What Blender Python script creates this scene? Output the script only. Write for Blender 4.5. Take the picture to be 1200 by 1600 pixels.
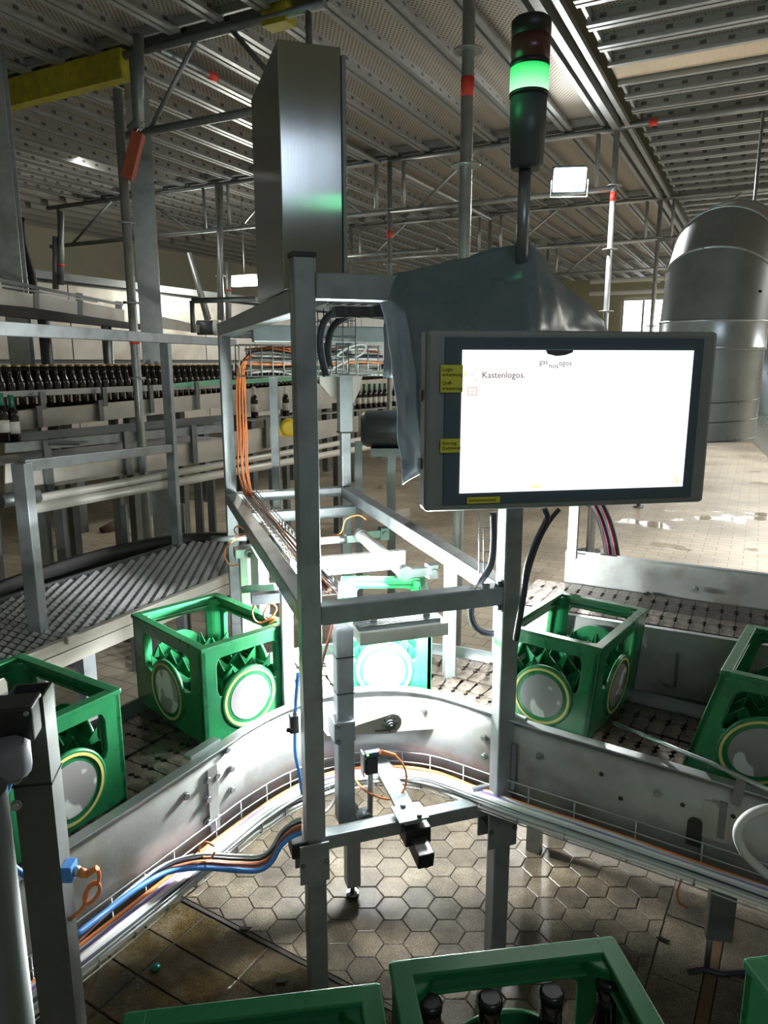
import bpy, bmesh, math, random
from mathutils import Vector, Matrix
for o in list(bpy.data.objects): bpy.data.objects.remove(o)
rnd = random.Random(7)
SC = bpy.context.scene
COL = SC.collection
# ------------------------------------------------------------------ camera, world, light, exposure
CAM_H = 1.8; FPX = 1130.0; PITCH = math.radians(11.75)
cd = bpy.data.cameras.new('camera'); cam = bpy.data.objects.new('camera', cd); COL.objects.link(cam)
cd.sensor_fit = 'VERTICAL'; cd.sensor_height = 36; cd.lens = 36 * FPX / 1600; cd.clip_start = .05; cd.clip_end = 200
cam.location = (0, 0, CAM_H); cam.rotation_euler = (math.pi / 2 - PITCH, 0, 0)
SC.camera = cam
SC.view_settings.view_transform = 'Standard'; SC.view_settings.look = 'None'
SC.view_settings.gamma = 1; SC.view_settings.exposure = 0.24; SC.view_settings.use_curve_mapping = False
wd = bpy.data.worlds.new('hall_air'); SC.world = wd; wd.use_nodes = True
wd.node_tree.nodes['Background'].inputs[0].default_value = (.80, .90, 1, 1)
wd.node_tree.nodes['Background'].inputs[1].default_value = .085

AZ = math.radians(27.2)                     # direction of the hall's long axis
HU = Vector((math.sin(AZ), math.cos(AZ), 0)); HN = Vector((math.cos(AZ), -math.sin(AZ), 0))
def Wd(n, u, z): return HN * n + HU * u + Vector((0, 0, z))
def area(name, loc, aim, sx, sy, w, col=(1, 1, 1), spread=math.pi):
    l = bpy.data.lights.new(name, 'AREA'); l.shape = 'RECTANGLE'; l.size = sx; l.size_y = sy; l.energy = w; l.color = col; l.spread = spread
    o = bpy.data.objects.new(name, l); COL.objects.link(o); o.location = loc
    o.rotation_euler = (Vector(aim) - Vector(loc)).to_track_quat('-Z', 'Y').to_euler(); return o
# unseen area lights above the aisles and far down the hall, plus a rear fill
area('aisle_light', Wd(3.2, 8.0, 3.3), Wd(3.2, 8.5, 0), 1.6, 5, 400, (1, .97, .90))
area('far_light', Wd(.6, 15.0, 3.2), Wd(.2, 14.5, 0), 3, 3, 170, (1, .97, .92))
area('left_light', Wd(-5.2, 5.0, 3.3), Wd(-6.0, 5.5, 1.2), .3, 3, 13, (1, .95, .85))
area('rear_fill', (.9, -1.6, 3.3), (.5, 1.6, 1.0), 1.4, .5, 12, (.80, .90, 1))  # added bluish fill from behind the camera, lifts monitor and tower

def ray(px, py):
    a = (px - 600) / FPX; b = (800 - py) / FPX; c, s = math.cos(PITCH), math.sin(PITCH)
    return Vector((a, c + b * s, -s + b * c))
def atz(px, py, z):
    r = ray(px, py); t = (z - CAM_H) / r.z; return Vector((r.x * t, r.y * t, z))
def aty(px, py, y):
    r = ray(px, py); t = y / r.y; return Vector((r.x * t, y, CAM_H + r.z * t))
def atn(px, py, n):                          # on the hall plane n = const
    r = ray(px, py); t = n / (r.dot(HN)); return Vector((0, 0, CAM_H)) + r * t
def atu(px, py, u):
    r = ray(px, py); t = u / (r.dot(HU)); return Vector((0, 0, CAM_H)) + r * t
def D(deg): a = math.radians(deg); return Vector((math.sin(a), math.cos(a), 0))
ZU = Vector((0, 0, 1))
# ------------------------------------------------------------------ materials
MATS = {}
def nt(name):
    m = bpy.data.materials.new(name); m.use_nodes = True; t = m.node_tree
    b = t.nodes['Principled BSDF']; return m, t, b
def mat(name, col, rough=.5, metal=0., noise=0., nscale=8., bump=0., bscale=60., emit=0., ecol=None, streak=None, spec=.5, coat=0., grime=None, trans=0.):
    if name in MATS: return MATS[name]
    m, t, b = nt(name); N = t.nodes; L = t.links
    b.inputs['Base Color'].default_value = (*col, 1); b.inputs['Roughness'].default_value = rough
    b.inputs['Metallic'].default_value = metal; b.inputs['Specular IOR Level'].default_value = spec
    if coat: b.inputs['Coat Weight'].default_value = coat
    if trans: b.inputs['Transmission Weight'].default_value = trans
    tc = N.new('ShaderNodeTexCoord')
    if noise or streak or bump or grime:
        mp = N.new('ShaderNodeMapping'); L.new(tc.outputs['Object'], mp.inputs[0])
        if streak: mp.inputs['Scale'].default_value = streak
    if noise:
        n = N.new('ShaderNodeTexNoise'); n.inputs['Scale'].default_value = nscale; n.inputs['Detail'].default_value = 6
        n.inputs['Roughness'].default_value = .65
        L.new(mp.outputs[0], n.inputs[0])
        r = N.new('ShaderNodeMapRange'); r.inputs[1].default_value = .3; r.inputs[2].default_value = .7
        r.inputs[3].default_value = 1 - noise; r.inputs[4].default_value = 1 + noise * .6
        L.new(n.outputs[0], r.inputs[0])
        mx = N.new('ShaderNodeMix'); mx.data_type = 'RGBA'; mx.blend_type = 'MULTIPLY'; mx.inputs[0].default_value = 1
        mx.inputs[6].default_value = (*col, 1); L.new(r.outputs[0], mx.inputs[7])
        out = mx.outputs[2]
        if grime:
            g = N.new('ShaderNodeTexNoise'); g.inputs['Scale'].default_value = grime[1]; g.inputs['Detail'].default_value = 8
            L.new(tc.outputs['Object'], g.inputs[0])
            gr = N.new('ShaderNodeMapRange'); gr.inputs[1].default_value = .52; gr.inputs[2].default_value = .68; L.new(g.outputs[0], gr.inputs[0])
            gm = N.new('ShaderNodeMix'); gm.data_type = 'RGBA'; L.new(gr.outputs[0], gm.inputs[0]); L.new(out, gm.inputs[6]); gm.inputs[7].default_value = (*grime[0], 1)
            out = gm.outputs[2]
        L.new(out, b.inputs['Base Color'])
        rr = N.new('ShaderNodeMapRange'); rr.inputs[3].default_value = max(.03, rough - .12); rr.inputs[4].default_value = min(1, rough + .12)
        L.new(n.outputs[0], rr.inputs[0]); L.new(rr.outputs[0], b.inputs['Roughness'])
    if bump:
        n2 = N.new('ShaderNodeTexNoise'); n2.inputs['Scale'].default_value = bscale; n2.inputs['Detail'].default_value = 4
        L.new(mp.outputs[0], n2.inputs[0]); bp = N.new('ShaderNodeBump'); bp.inputs['Strength'].default_value = bump; bp.inputs['Distance'].default_value = .01
        L.new(n2.outputs[0], bp.inputs['Height']); L.new(bp.outputs[0], b.inputs['Normal'])
    if emit:
        b.inputs['Emission Color'].default_value = (*(ecol or col), 1); b.inputs['Emission Strength'].default_value = emit
    MATS[name] = m; return m
STEEL = mat('brushed steel', (.42, .45, .47), .36, .85, .15, 3, .08, 220, streak=(1, 1, .06))
STEELD = mat('dull dark steel', (.20, .22, .23), .42, .8, .2, 6, .06, 150)
FRAME = mat('frame steel', (.30, .335, .36), .42, .40, .14, 14, .05, 260, grime=((.21, .23, .24), 9))
PLATE = mat('stained stainless plate', (.40, .41, .41), .40, .50, .20, 5, .06, 60, grime=((.28, .26, .23), 7))
PALEST = mat('pale stainless sheet', (.58, .57, .53), .42, .55, .12, 4, .03, 40, grime=((.42, .39, .34), 3))
GALV = mat('galvanised tube', (.42, .45, .46), .42, .7, .2, 20)
GALVD = mat('dark galvanised tube', (.26, .29, .30), .45, .65, .25, 20)
BLACK = mat('black plastic', (.013, .014, .016), .45, 0, .3, 30)
RUB = mat('black rubber', (.018, .018, .02), .55, 0, .3, 20)
DGREY = mat('dark grey plastic', (.06, .08, .09), .42)
GREEN = mat('green crate plastic', (.014, .150, .055), .30, 0, .12, 12, .02, 40, spec=.5)
YEL = mat('yellow ring paint', (.55, .48, .14), .5)
RED = mat('red tape', (.75, .06, .04), .5)
WHITE = mat('white plastic', (.72, .72, .70), .5, 0, .05, 8)
CREAM = mat('cream painted wall', (.52, .50, .38), .8, 0, .08, 2)
ORANGE = mat('orange cable jacket', (.72, .22, .07), .45)
BLUEC = mat('blue cable jacket', (.06, .25, .70), .42)
PURP = mat('violet cable jacket', (.28, .19, .52), .45)
GREYC = mat('light grey cable jacket', (.50, .51, .52), .5)
BLKC = mat('black cable jacket', (.03, .035, .05), .4)
YELP = mat('yellow beam paint', (.42, .38, .02), .55, 0, .35, 14)
ORB = mat('red lead paint', (.38, .08, .04), .6, 0, .3, 20)
WOOD = mat('pale plywood', (.62, .52, .38), .7, 0, .12, 5, streak=(1, 12, 1))
TARP = mat('blue grey tarpaulin', (.14, .195, .25), .30, 0, .10, 3, .10, 9, spec=.7)
DUCT = mat('galvanised spiral duct', (.52, .57, .62), .30, .65, .14, 5, .04, 20)
DUCTD = mat('matt duct elbow', (.24, .26, .275), .45, .5, .18, 8)
STICK = mat('yellow label tape', (.62, .62, .05), .6)
INK = mat('black ink', (.02, .02, .02), .7)
CONC = mat('pale ceiling slab', (.50, .50, .36), .85, 0, .1, 1.5)
CHAIN = mat('worn chain plate', (.20, .17, .145), .28, .8, .5, 26, .1, 80)
GLASSB = mat('brown bottle glass', (.012, .0055, .003), .08, 0, .1, 5, spec=.8)
GLASSG = mat('green foil neck', (.02, .16, .09), .35, .2)
CAPM = mat('gold crown cap', (.75, .62, .35), .35, .6)
CAPD = mat('dark crown cap', (.02, .02, .025), .25, .2)
LAB = mat('white paper label', (.75, .74, .68), .7, 0, .15, 30)
GROUT = mat('wet dirty grout', (.045, .038, .030), .5, 0, .4, 20)
def tile_mat(name, cols, rough, scale=5):
    m, t, b = nt(name); N = t.nodes; L = t.links
    tc = N.new('ShaderNodeTexCoord'); g = N.new('ShaderNodeNewGeometry')
    n = N.new('ShaderNodeTexNoise'); n.inputs['Scale'].default_value = scale; n.inputs['Detail'].default_value = 7; n.inputs['Roughness'].default_value = .7
    L.new(g.outputs['Position'], n.inputs[0])
    n3 = N.new('ShaderNodeTexNoise'); n3.inputs['Scale'].default_value = 260; n3.inputs['Detail'].default_value = 3; L.new(g.outputs['Position'], n3.inputs[0])
    r = N.new('ShaderNodeValToRGB'); L.new(n.outputs[0], r.inputs[0]); e = r.color_ramp.elements
    e[0].position = .32; e[0].color = (*cols[0], 1); e[1].position = .68; e[1].color = (*cols[2], 1); x = e.new(.5); x.color = (*cols[1], 1)
    mr = N.new('ShaderNodeMapRange'); mr.inputs[1].default_value = .35; mr.inputs[2].default_value = .65; mr.inputs[3].default_value = .35; mr.inputs[4].default_value = 1.4; L.new(n3.outputs[0], mr.inputs[0])
    oi = N.new('ShaderNodeObjectInfo'); orr = N.new('ShaderNodeMapRange'); orr.inputs[3].default_value = .72; orr.inputs[4].default_value = 1.15; L.new(oi.outputs['Random'], orr.inputs[0])
    mm = N.new('ShaderNodeMath'); mm.operation = 'MULTIPLY'; L.new(mr.outputs[0], mm.inputs[0]); L.new(orr.outputs[0], mm.inputs[1]); mr = mm
    mx = N.new('ShaderNodeMix'); mx.data_type = 'RGBA'; mx.blend_type = 'MULTIPLY'; mx.inputs[0].default_value = 1; L.new(r.outputs[0], mx.inputs[6]); L.new(mr.outputs[0], mx.inputs[7])
    L.new(mx.outputs[2], b.inputs['Base Color'])
    n2 = N.new('ShaderNodeTexNoise'); n2.inputs['Scale'].default_value = 2.6; n2.inputs['Detail'].default_value = 5; L.new(g.outputs['Position'], n2.inputs[0])
    r2 = N.new('ShaderNodeMapRange'); r2.inputs[1].default_value = .42; r2.inputs[2].default_value = .58; r2.inputs[3].default_value = rough[0]; r2.inputs[4].default_value = rough[1]
    L.new(n2.outputs[0], r2.inputs[0]); L.new(r2.outputs[0], b.inputs['Roughness'])
    bp = N.new('ShaderNodeBump'); bp.inputs['Strength'].default_value = .18; bp.inputs['Distance'].default_value = .004; L.new(n3.outputs[0], bp.inputs['Height']); L.new(bp.outputs[0], b.inputs['Normal'])
    return m
HEXM = tile_mat('worn stone hex tile', ((.045, .038, .026), (.15, .122, .085), (.26, .22, .16)), (.30, .62), 4)
RECM = tile_mat('wet brown floor tile', ((.022, .018, .010), (.075, .052, .018), (.15, .125, .085)), (.07, .42), 6)
# distant floor: small worn tiles with joints in the material, puddles as glossier areas
def far_floor():
    m, t, b = nt('pale worn floor tiling'); N = t.nodes; L = t.links
    g = N.new('ShaderNodeNewGeometry'); mp = N.new('ShaderNodeMapping'); mp.inputs['Rotation'].default_value = (0, 0, AZ); L.new(g.outputs['Position'], mp.inputs[0])
    br = N.new('ShaderNodeTexBrick'); br.inputs['Scale'].default_value = 1; br.inputs['Brick Width'].default_value = .24; br.inputs['Row Height'].default_value = .12
    br.inputs['Mortar Size'].default_value = .004; br.inputs['Color1'].default_value = (.50, .44, .34, 1); br.inputs['Color2'].default_value = (.56, .49, .39, 1); br.inputs['Mortar'].default_value = (.24, .20, .15, 1)
    L.new(mp.outputs[0], br.inputs[0])
    n = N.new('ShaderNodeTexNoise'); n.inputs['Scale'].default_value = 1.1; n.inputs['Detail'].default_value = 8; L.new(g.outputs['Position'], n.inputs[0])
    mr = N.new('ShaderNodeMapRange'); mr.inputs[1].default_value = .35; mr.inputs[2].default_value = .62; mr.inputs[3].default_value = .62; mr.inputs[4].default_value = 1.1; L.new(n.outputs[0], mr.inputs[0])
    mx = N.new('ShaderNodeMix'); mx.data_type = 'RGBA'; mx.blend_type = 'MULTIPLY'; mx.inputs[0].default_value = 1; L.new(br.outputs[0], mx.inputs[6]); L.new(mr.outputs[0], mx.inputs[7])
    L.new(mx.outputs[2], b.inputs['Base Color'])
    n2 = N.new('ShaderNodeTexNoise'); n2.inputs['Scale'].default_value = .9; n2.inputs['Detail'].default_value = 6; L.new(g.outputs['Position'], n2.inputs[0])
    r2 = N.new('ShaderNodeMapRange'); r2.inputs[1].default_value = .585; r2.inputs[2].default_value = .62; r2.inputs[3].default_value = .38; r2.inputs[4].default_value = .06; L.new(n2.outputs[0], r2.inputs[0])
    L.new(r2.outputs[0], b.inputs['Roughness'])
    bp = N.new('ShaderNodeBump'); bp.inputs['Strength'].default_value = .35; bp.inputs['Distance'].default_value = .004; L.new(br.outputs[1], bp.inputs['Height']); bp.invert = True; L.new(bp.outputs[0], b.inputs['Normal'])
    return m
FARM = far_floor()
def perf(name, base, dark, pitch=.022, thr=.35):
    m, t, b = nt(name); N = t.nodes; L = t.links
    tc = N.new('ShaderNodeTexCoord'); sp = N.new('ShaderNodeSeparateXYZ'); L.new(tc.outputs['Object'], sp.inputs[0])
    outs = []
    for ax in (0, 1):
        mu = N.new('ShaderNodeMath'); mu.operation = 'MULTIPLY'; mu.inputs[1].default_value = 2 * math.pi / (pitch * (1 if ax == 0 else 1.4)); L.new(sp.outputs[ax], mu.inputs[0])
        si = N.new('ShaderNodeMath'); si.operation = 'SINE'; L.new(mu.outputs[0], si.inputs[0]); outs.append(si)
    pr = N.new('ShaderNodeMath'); pr.operation = 'MULTIPLY'; L.new(outs[0].outputs[0], pr.inputs[0]); L.new(outs[1].outputs[0], pr.inputs[1])
    gt = N.new('ShaderNodeMath'); gt.operation = 'GREATER_THAN'; gt.inputs[1].default_value = thr; L.new(pr.outputs[0], gt.inputs[0])
    mx = N.new('ShaderNodeMix'); mx.data_type = 'RGBA'; L.new(gt.outputs[0], mx.inputs[0]); mx.inputs[6].default_value = (*base, 1); mx.inputs[7].default_value = (*dark, 1)
    L.new(mx.outputs[2], b.inputs['Base Color']); b.inputs['Roughness'].default_value = .5; b.inputs['Metallic'].default_value = .35
    return m
PERF = perf('perforated deck sheet', (.50, .47, .41), (.13, .12, .10), .03, .30)
HOLED = mat('punched deck flange', (.42, .44, .44), .45, .6)
_t = HOLED.node_tree; _N = _t.nodes; _tc = _N.new('ShaderNodeTexCoord'); _s = _N.new('ShaderNodeSeparateXYZ'); _t.links.new(_tc.outputs['Object'], _s.inputs[0])
def _m(op, a, b=None):
    q = _N.new('ShaderNodeMath'); q.operation = op
    for i, v in enumerate((a, b)):
        if v is None: continue
        if isinstance(v, (int, float)): q.inputs[i].default_value = v
        else: _t.links.new(v, q.inputs[i])
    return q.outputs[0]
_a = _m('GREATER_THAN', _m('SINE', _m('MULTIPLY', _s.outputs[1], 2 * math.pi / .16)), .72); _c = _m('LESS_THAN', _m('ABSOLUTE', _m('SUBTRACT', _s.outputs[2], .028)), .012)
_mx = _N.new('ShaderNodeMix'); _mx.data_type = 'RGBA'; _t.links.new(_m('MULTIPLY', _a, _c), _mx.inputs[0]); _mx.inputs[6].default_value = (.42, .44, .44, 1); _mx.inputs[7].default_value = (.14, .14, .14, 1)
_t.links.new(_mx.outputs[2], _N['Principled BSDF'].inputs['Base Color'])
# ------------------------------------------------------------------ mesh builder
OM = {}
class MB:
    def __init__(s): s.v = []; s.f = []; s.mi = []; s.sm = []; s.m = 0
    def face(s, idx, smooth=False): s.f.append(tuple(idx)); s.mi.append(s.m); s.sm.append(smooth)
    def box(s, c, size, ax=None):
        c = Vector(c); X, Y, Z = ax or (Vector((1, 0, 0)), Vector((0, 1, 0)), ZU)
        b = len(s.v)
        for dz in (-.5, .5):
            for dy in (-.5, .5):
                for dx in (-.5, .5): s.v.append(c + X * dx * size[0] + Y * dy * size[1] + Z * dz * size[2])
        for q in ((0, 2, 3, 1), (4, 5, 7, 6), (0, 1, 5, 4), (2, 6, 7, 3), (0, 4, 6, 2), (1, 3, 7, 5)): s.face([b + i for i in q])
        return s
    def bar(s, p, q, w, h, up=ZU):           # w across, h along up
        p = Vector(p); q = Vector(q); d = (q - p); L = d.length; d.normalize()
        x = d.cross(up)
        if x.length < 1e-4: x = d.cross(Vector((0, 1, 0)))
        x.normalize(); z = x.cross(d).normalized()
        return s.box((p + q) / 2, (w, L, h), (x, d, z))
    def tube(s, p, q, r, n=12, r2=None, cap=True):
        p = Vector(p); q = Vector(q); d = (q - p).normalized(); r2 = r if r2 is None else r2
        x = d.orthogonal().normalized(); y = d.cross(x); b = len(s.v)
        for c, rr in ((p, r), (q, r2)):
            for i in range(n):
                a = 2 * math.pi * i / n; s.v.append(c + x * math.cos(a) * rr + y * math.sin(a) * rr)
        for i in range(n): s.face([b + i, b + (i + 1) % n, b + n + (i + 1) % n, b + n + i], True)
        if cap: s.face([b + i for i in range(n)][::-1]); s.face([b + n + i for i in range(n)])
        return s
    def path(s, pts, r, n=6, closed=False):
        pts = [Vector(p) for p in pts]; b = len(s.v); m = len(pts); x = None
        for k, p in enumerate(pts):
            if closed: t = pts[(k + 1) % m] - pts[k - 1]
            else: t = pts[min(k + 1, m - 1)] - pts[max(k - 1, 0)]
            t.normalize()
            if x is None: x = t.orthogonal().normalized()
            x = (x - t * x.dot(t)).normalized(); y = t.cross(x); rr = r[k] if isinstance(r, (list, tuple)) else r
            for i in range(n):
                a = 2 * math.pi * i / n; s.v.append(p + x * math.cos(a) * rr + y * math.sin(a) * rr)
        for k in range(m if closed else m - 1):
            k2 = (k + 1) % m
            for i in range(n): s.face([b + k * n + i, b + k * n + (i + 1) % n, b + k2 * n + (i + 1) % n, b + k2 * n + i], True)
        if not closed: s.face([b + i for i in range(n)][::-1]); s.face([b + (m - 1) * n + i for i in range(n)])
        return s
    def lathe(s, prof, n=16, base=(0, 0, 0), ax=None, cap=True):   # prof: [(r,h)]
        X, Y, Z = ax or (Vector((1, 0, 0)), Vector((0, 1, 0)), ZU); base = Vector(base); b = len(s.v)
        for r, h in prof:
            for i in range(n):
                a = 2 * math.pi * i / n; s.v.append(base + X * math.cos(a) * r + Y * math.sin(a) * r + Z * h)
        for k in range(len(prof) - 1):
            for i in range(n): s.face([b + k * n + i, b + k * n + (i + 1) % n, b + (k + 1) * n + (i + 1) % n, b + (k + 1) * n + i], abs(prof[k][1] - prof[k + 1][1]) > 1e-6)
        if cap: s.face([b + i for i in range(n)][::-1]); s.face([b + (len(prof) - 1) * n + i for i in range(n)])
        return s
    def prism(s, poly, off):                 # poly: coplanar world points, extruded by off
        off = Vector(off); n = len(poly); b = len(s.v)
        for p in poly: s.v.append(Vector(p))
        for p in poly: s.v.append(Vector(p) + off)
        s.face([b + i for i in range(n)][::-1]); s.face([b + n + i for i in range(n)])
        for i in range(n): s.face([b + i, b + (i + 1) % n, b + n + (i + 1) % n, b + n + i])
        return s
    def build(s, name, m, parent=None, bevel=0, origin=None, smooth=False):
        me = bpy.data.meshes.new(name)
        if parent is not None: M = OM[parent.name]
        else:
            if origin is None:
                xs = [v.x for v in s.v]; ys = [v.y for v in s.v]; zs = [v.z for v in s.v]
                origin = ((min(xs) + max(xs)) / 2, (min(ys) + max(ys)) / 2, min(zs))
            M = Matrix.Translation(origin)
        Mi = M.inverted()
        me.from_pydata([Mi @ v for v in s.v], [], s.f)
        ms = m if isinstance(m, (list, tuple)) else [m]
        for x in ms: me.materials.append(x)
        me.polygons.foreach_set('material_index', s.mi)
        me.polygons.foreach_set('use_smooth', [True] * len(s.f) if smooth else s.sm)
        bm = bmesh.new(); bm.from_mesh(me); bmesh.ops.recalc_face_normals(bm, faces=bm.faces); bm.to_mesh(me); bm.free()
        me.update()
        o = bpy.data.objects.new(name, me); COL.objects.link(o)
        if parent is not None: o.parent = parent
        else: o.location = origin
        OM[o.name] = M
        if bevel:
            b = o.modifiers.new('bevel', 'BEVEL'); b.width = bevel; b.segments = 2; b.limit_method = 'ANGLE'; b.harden_normals = False
        return o
def tag(o, label=None, cat=None, group=None, kind=None):
    if label: o['label'] = label
    if cat: o['category'] = cat
    if group: o['group'] = group
    if kind: o['kind'] = kind
    return o
def thing(name, label, cat, loc=(0, 0, 0), rz=0, group=None, kind=None):
    o = bpy.data.objects.new(name, None); COL.objects.link(o); o.location = loc; o.rotation_euler = (0, 0, rz); o.empty_display_size = .1
    OM[o.name] = Matrix.Translation(loc) @ Matrix.Rotation(rz, 4, 'Z')
    return tag(o, label, cat, group, kind)
def dup(root, loc, rz=0, label=None, group=None, shear=None):
    kids = [o for o in COL.objects if o.parent is root]
    r = root.copy(); COL.objects.link(r); r.location = loc; r.rotation_euler = (0, 0, rz)
    if label: r['label'] = label
    if group: r['group'] = group
    def cp(ch, par):
        c = ch.copy(); COL.objects.link(c); c.parent = par
        if shear:
            c.data = ch.data.copy(); c.data.transform(shear)
        for g in [o for o in KIDS if o.parent is ch]: cp(g, c)
    KIDS = list(COL.objects)
    for ch in kids: cp(ch, r)
    return r
def spl(pts, n=6, closed=False):
    pts = [Vector(p) for p in pts]; out = []; m = len(pts)
    for i in range(m - 1):
        p0 = pts[max(i - 1, 0)]; p1 = pts[i]; p2 = pts[i + 1]; p3 = pts[min(i + 2, m - 1)]
        for k in range(n):
            t = k / n
            out.append(.5 * ((2 * p1) + (p2 - p0) * t + (2 * p0 - 5 * p1 + 4 * p2 - p3) * t * t + (3 * p1 - p0 - 3 * p2 + p3) * t ** 3))
    out.append(pts[-1]); return out
def bolt(mb, c, nrm, r=.011, h=.009):
    nrm = Vector(nrm).normalized(); c = Vector(c)
    mb.tube(c, c + nrm * h * .3, r * 1.35, 12); mb.tube(c + nrm * h * .3, c + nrm * h, r, 6)
def text(body, size, c, X, Y, m, parent, name='lettering', align='CENTER', depth=.0002):
    cu = bpy.data.curves.new(name, 'FONT'); cu.body = body; cu.size = size; cu.align_x = align; cu.align_y = 'CENTER'; cu.extrude = depth; cu.offset = size * .012; cu.resolution_u = 2
    tmp = bpy.data.objects.new('t', cu); COL.objects.link(tmp)
    dg = bpy.context.evaluated_depsgraph_get(); me = bpy.data.meshes.new_from_object(tmp.evaluated_get(dg))
    bpy.data.objects.remove(tmp); X = Vector(X).normalized(); Y = Vector(Y).normalized(); Zz = X.cross(Y)
    W = Matrix((X, Y, Zz)).transposed().to_4x4(); W.translation = Vector(c)
    me.transform(OM[parent.name].inverted() @ W); me.materials.clear(); me.materials.append(m)
    o = bpy.data.objects.new(name, me); COL.objects.link(o); o.parent = parent; OM[o.name] = OM[parent.name]; return o

# ================================================================== FLOOR
E1 = D(31); E2 = D(121)
def pq(p, q): return E1 * p + E2 * q
fl = MB()
NX0, NX1, NY0, NY1 = -1.3, 1.7, .9, 3.3
def rect(mb, x0, x1, y0, y1, z):
    b = len(mb.v); mb.v += [Vector((x0, y0, z)), Vector((x1, y0, z)), Vector((x1, y1, z)), Vector((x0, y1, z))]; mb.face([b, b + 1, b + 2, b + 3])
fl.m = 0; rect(fl, NX0, NX1, NY0, NY1, -.004)
fl.m = 1; rect(fl, -16, 22, NY1, 30, 0); rect(fl, -16, NX0, -5, NY1, 0); rect(fl, NX1, 22, -5, NY1, 0); rect(fl, NX0, NX1, -5, NY0, 0)
floor = fl.build('floor', [GROUT, FARM], origin=(0, 0, 0)); tag(floor, kind='structure', label='tiled hall floor, hexagonal stone tiles near, pale worn tiles far')
def clip(poly, nv, d):                      # keep dot>=d
    out = []
    for i in range(len(poly)):
        a = poly[i]; b = poly[(i + 1) % len(poly)]; da = a.dot(nv) - d; db = b.dot(nv) - d
        if da >= 0: out.append(a)
        if (da >= 0) != (db >= 0): out.append(a + (b - a) * (da / (da - db)))
    return out
def tile_mesh(poly, z, h=.010, ch=.003):
    mb = MB(); c = sum(poly, Vector()) / len(poly)
    n = len(poly)
    for k, (s_, zz) in enumerate(((0, z - h), (0, z - ch * .5), (ch, z))):
        for p in poly: mb.v.append(p + (c - p).normalized() * s_ + ZU * zz)
    for k in (0, 1):
        for i in range(n): mb.face([k * n + i, k * n + (i + 1) % n, (k + 1) * n + (i + 1) % n, (k + 1) * n + i])
    mb.face([2 * n + i for i in range(n)]); return mb
tiles = []
A6 = .0585; FF = A6 * math.sqrt(3); G = .0016
PL = 1.50; QR = -.268
for i in range(-14, 20):
    for j in range(-2, 26):
        cx = i * 1.5 * A6 + .03; cy = 1.3 + j * FF + (FF / 2 if i % 2 else 0)
        if not (NX0 + .1 < cx < NX1 - .1 and 1.2 < cy < NY1 - .06): continue
        poly = [Vector((cx + (A6 - G) * math.cos(math.pi / 3 * k), cy + (A6 - G) * math.sin(math.pi / 3 * k), 0)) for k in range(6)]
        poly = clip(poly, E1, PL); poly = clip(poly, -E2, -(QR - .002)) if len(poly) > 2 else poly
        if len(poly) < 3: continue
        ar = abs(sum((poly[k].x * poly[(k + 1) % len(poly)].y - poly[(k + 1) % len(poly)].x * poly[k].y) for k in range(len(poly)))) / 2
        if ar < .0006: continue
        tiles.append((poly, HEXM, cy))
for a in range(-3, 4):
    for b_ in range(-9, 6):
        p0 = 1.477 - .14 * (a + 1) ; q0 = -1.60 + .27 * b_ + (.0 if a % 2 else .0) + .02
        poly = [pq(p0 + .003, q0 + .003), pq(p0 + .137, q0 + .003), pq(p0 + .137, q0 + .267), pq(p0 + .003, q0 + .267)]
        c = sum(poly, Vector()) / 4
        if NX0 + .15 < c.x < .9 and NY0 + .12 < c.y < NY1 and a >= 0 and q0 < -.6: tiles.append((poly, RECM, c.y))
for a in range(-4, 8):
    for (q0, q1, off) in ((QR + .002, -.128, 0), (-.088, .15, .1), (.155, .40, 0)):
        p0 = 2.0 + .27 * a + off
        poly = [pq(p0 + .003, q0), pq(p0 + .267, q0), pq(p0 + .267, q1), pq(p0 + .003, q1)]
        c = sum(poly, Vector()) / 4
        if .3 < c.x < NX1 - .13 and 1.3 < c.y < NY1 - .14: tiles.append((poly, HEXM, c.y))
tiles.sort(key=lambda t: t[2] + abs(sum(t[0], Vector()).x / len(t[0])) * .5)
stuffm = MB()
for k, (poly, m, cy) in enumerate(tiles):
    mb = tile_mesh(poly, rnd.uniform(-.0008, .0008))
    if k < 295: mb.build('tile', m, floor)
    else:
        b = len(stuffm.v); stuffm.v += mb.v
        for f in mb.f: stuffm.face([b + i for i in f])
if stuffm.f: tag(stuffm.build('tile_field', HEXM, floor), kind='stuff')
MB().bar(pq(1.3, -.108) - ZU * .003, pq(2.9, -.108) - ZU * .003, .032, .006).build('drain_strip', mat('rusty strip', (.16, .10, .055), .6, .2, .3, 20), floor)
b = MB(); b.bar(pq(1.489, -1.7) - ZU * .002, pq(1.489, -.62) - ZU * .002, .012, .006); b.build('expansion_joint', GROUT, floor)

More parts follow.
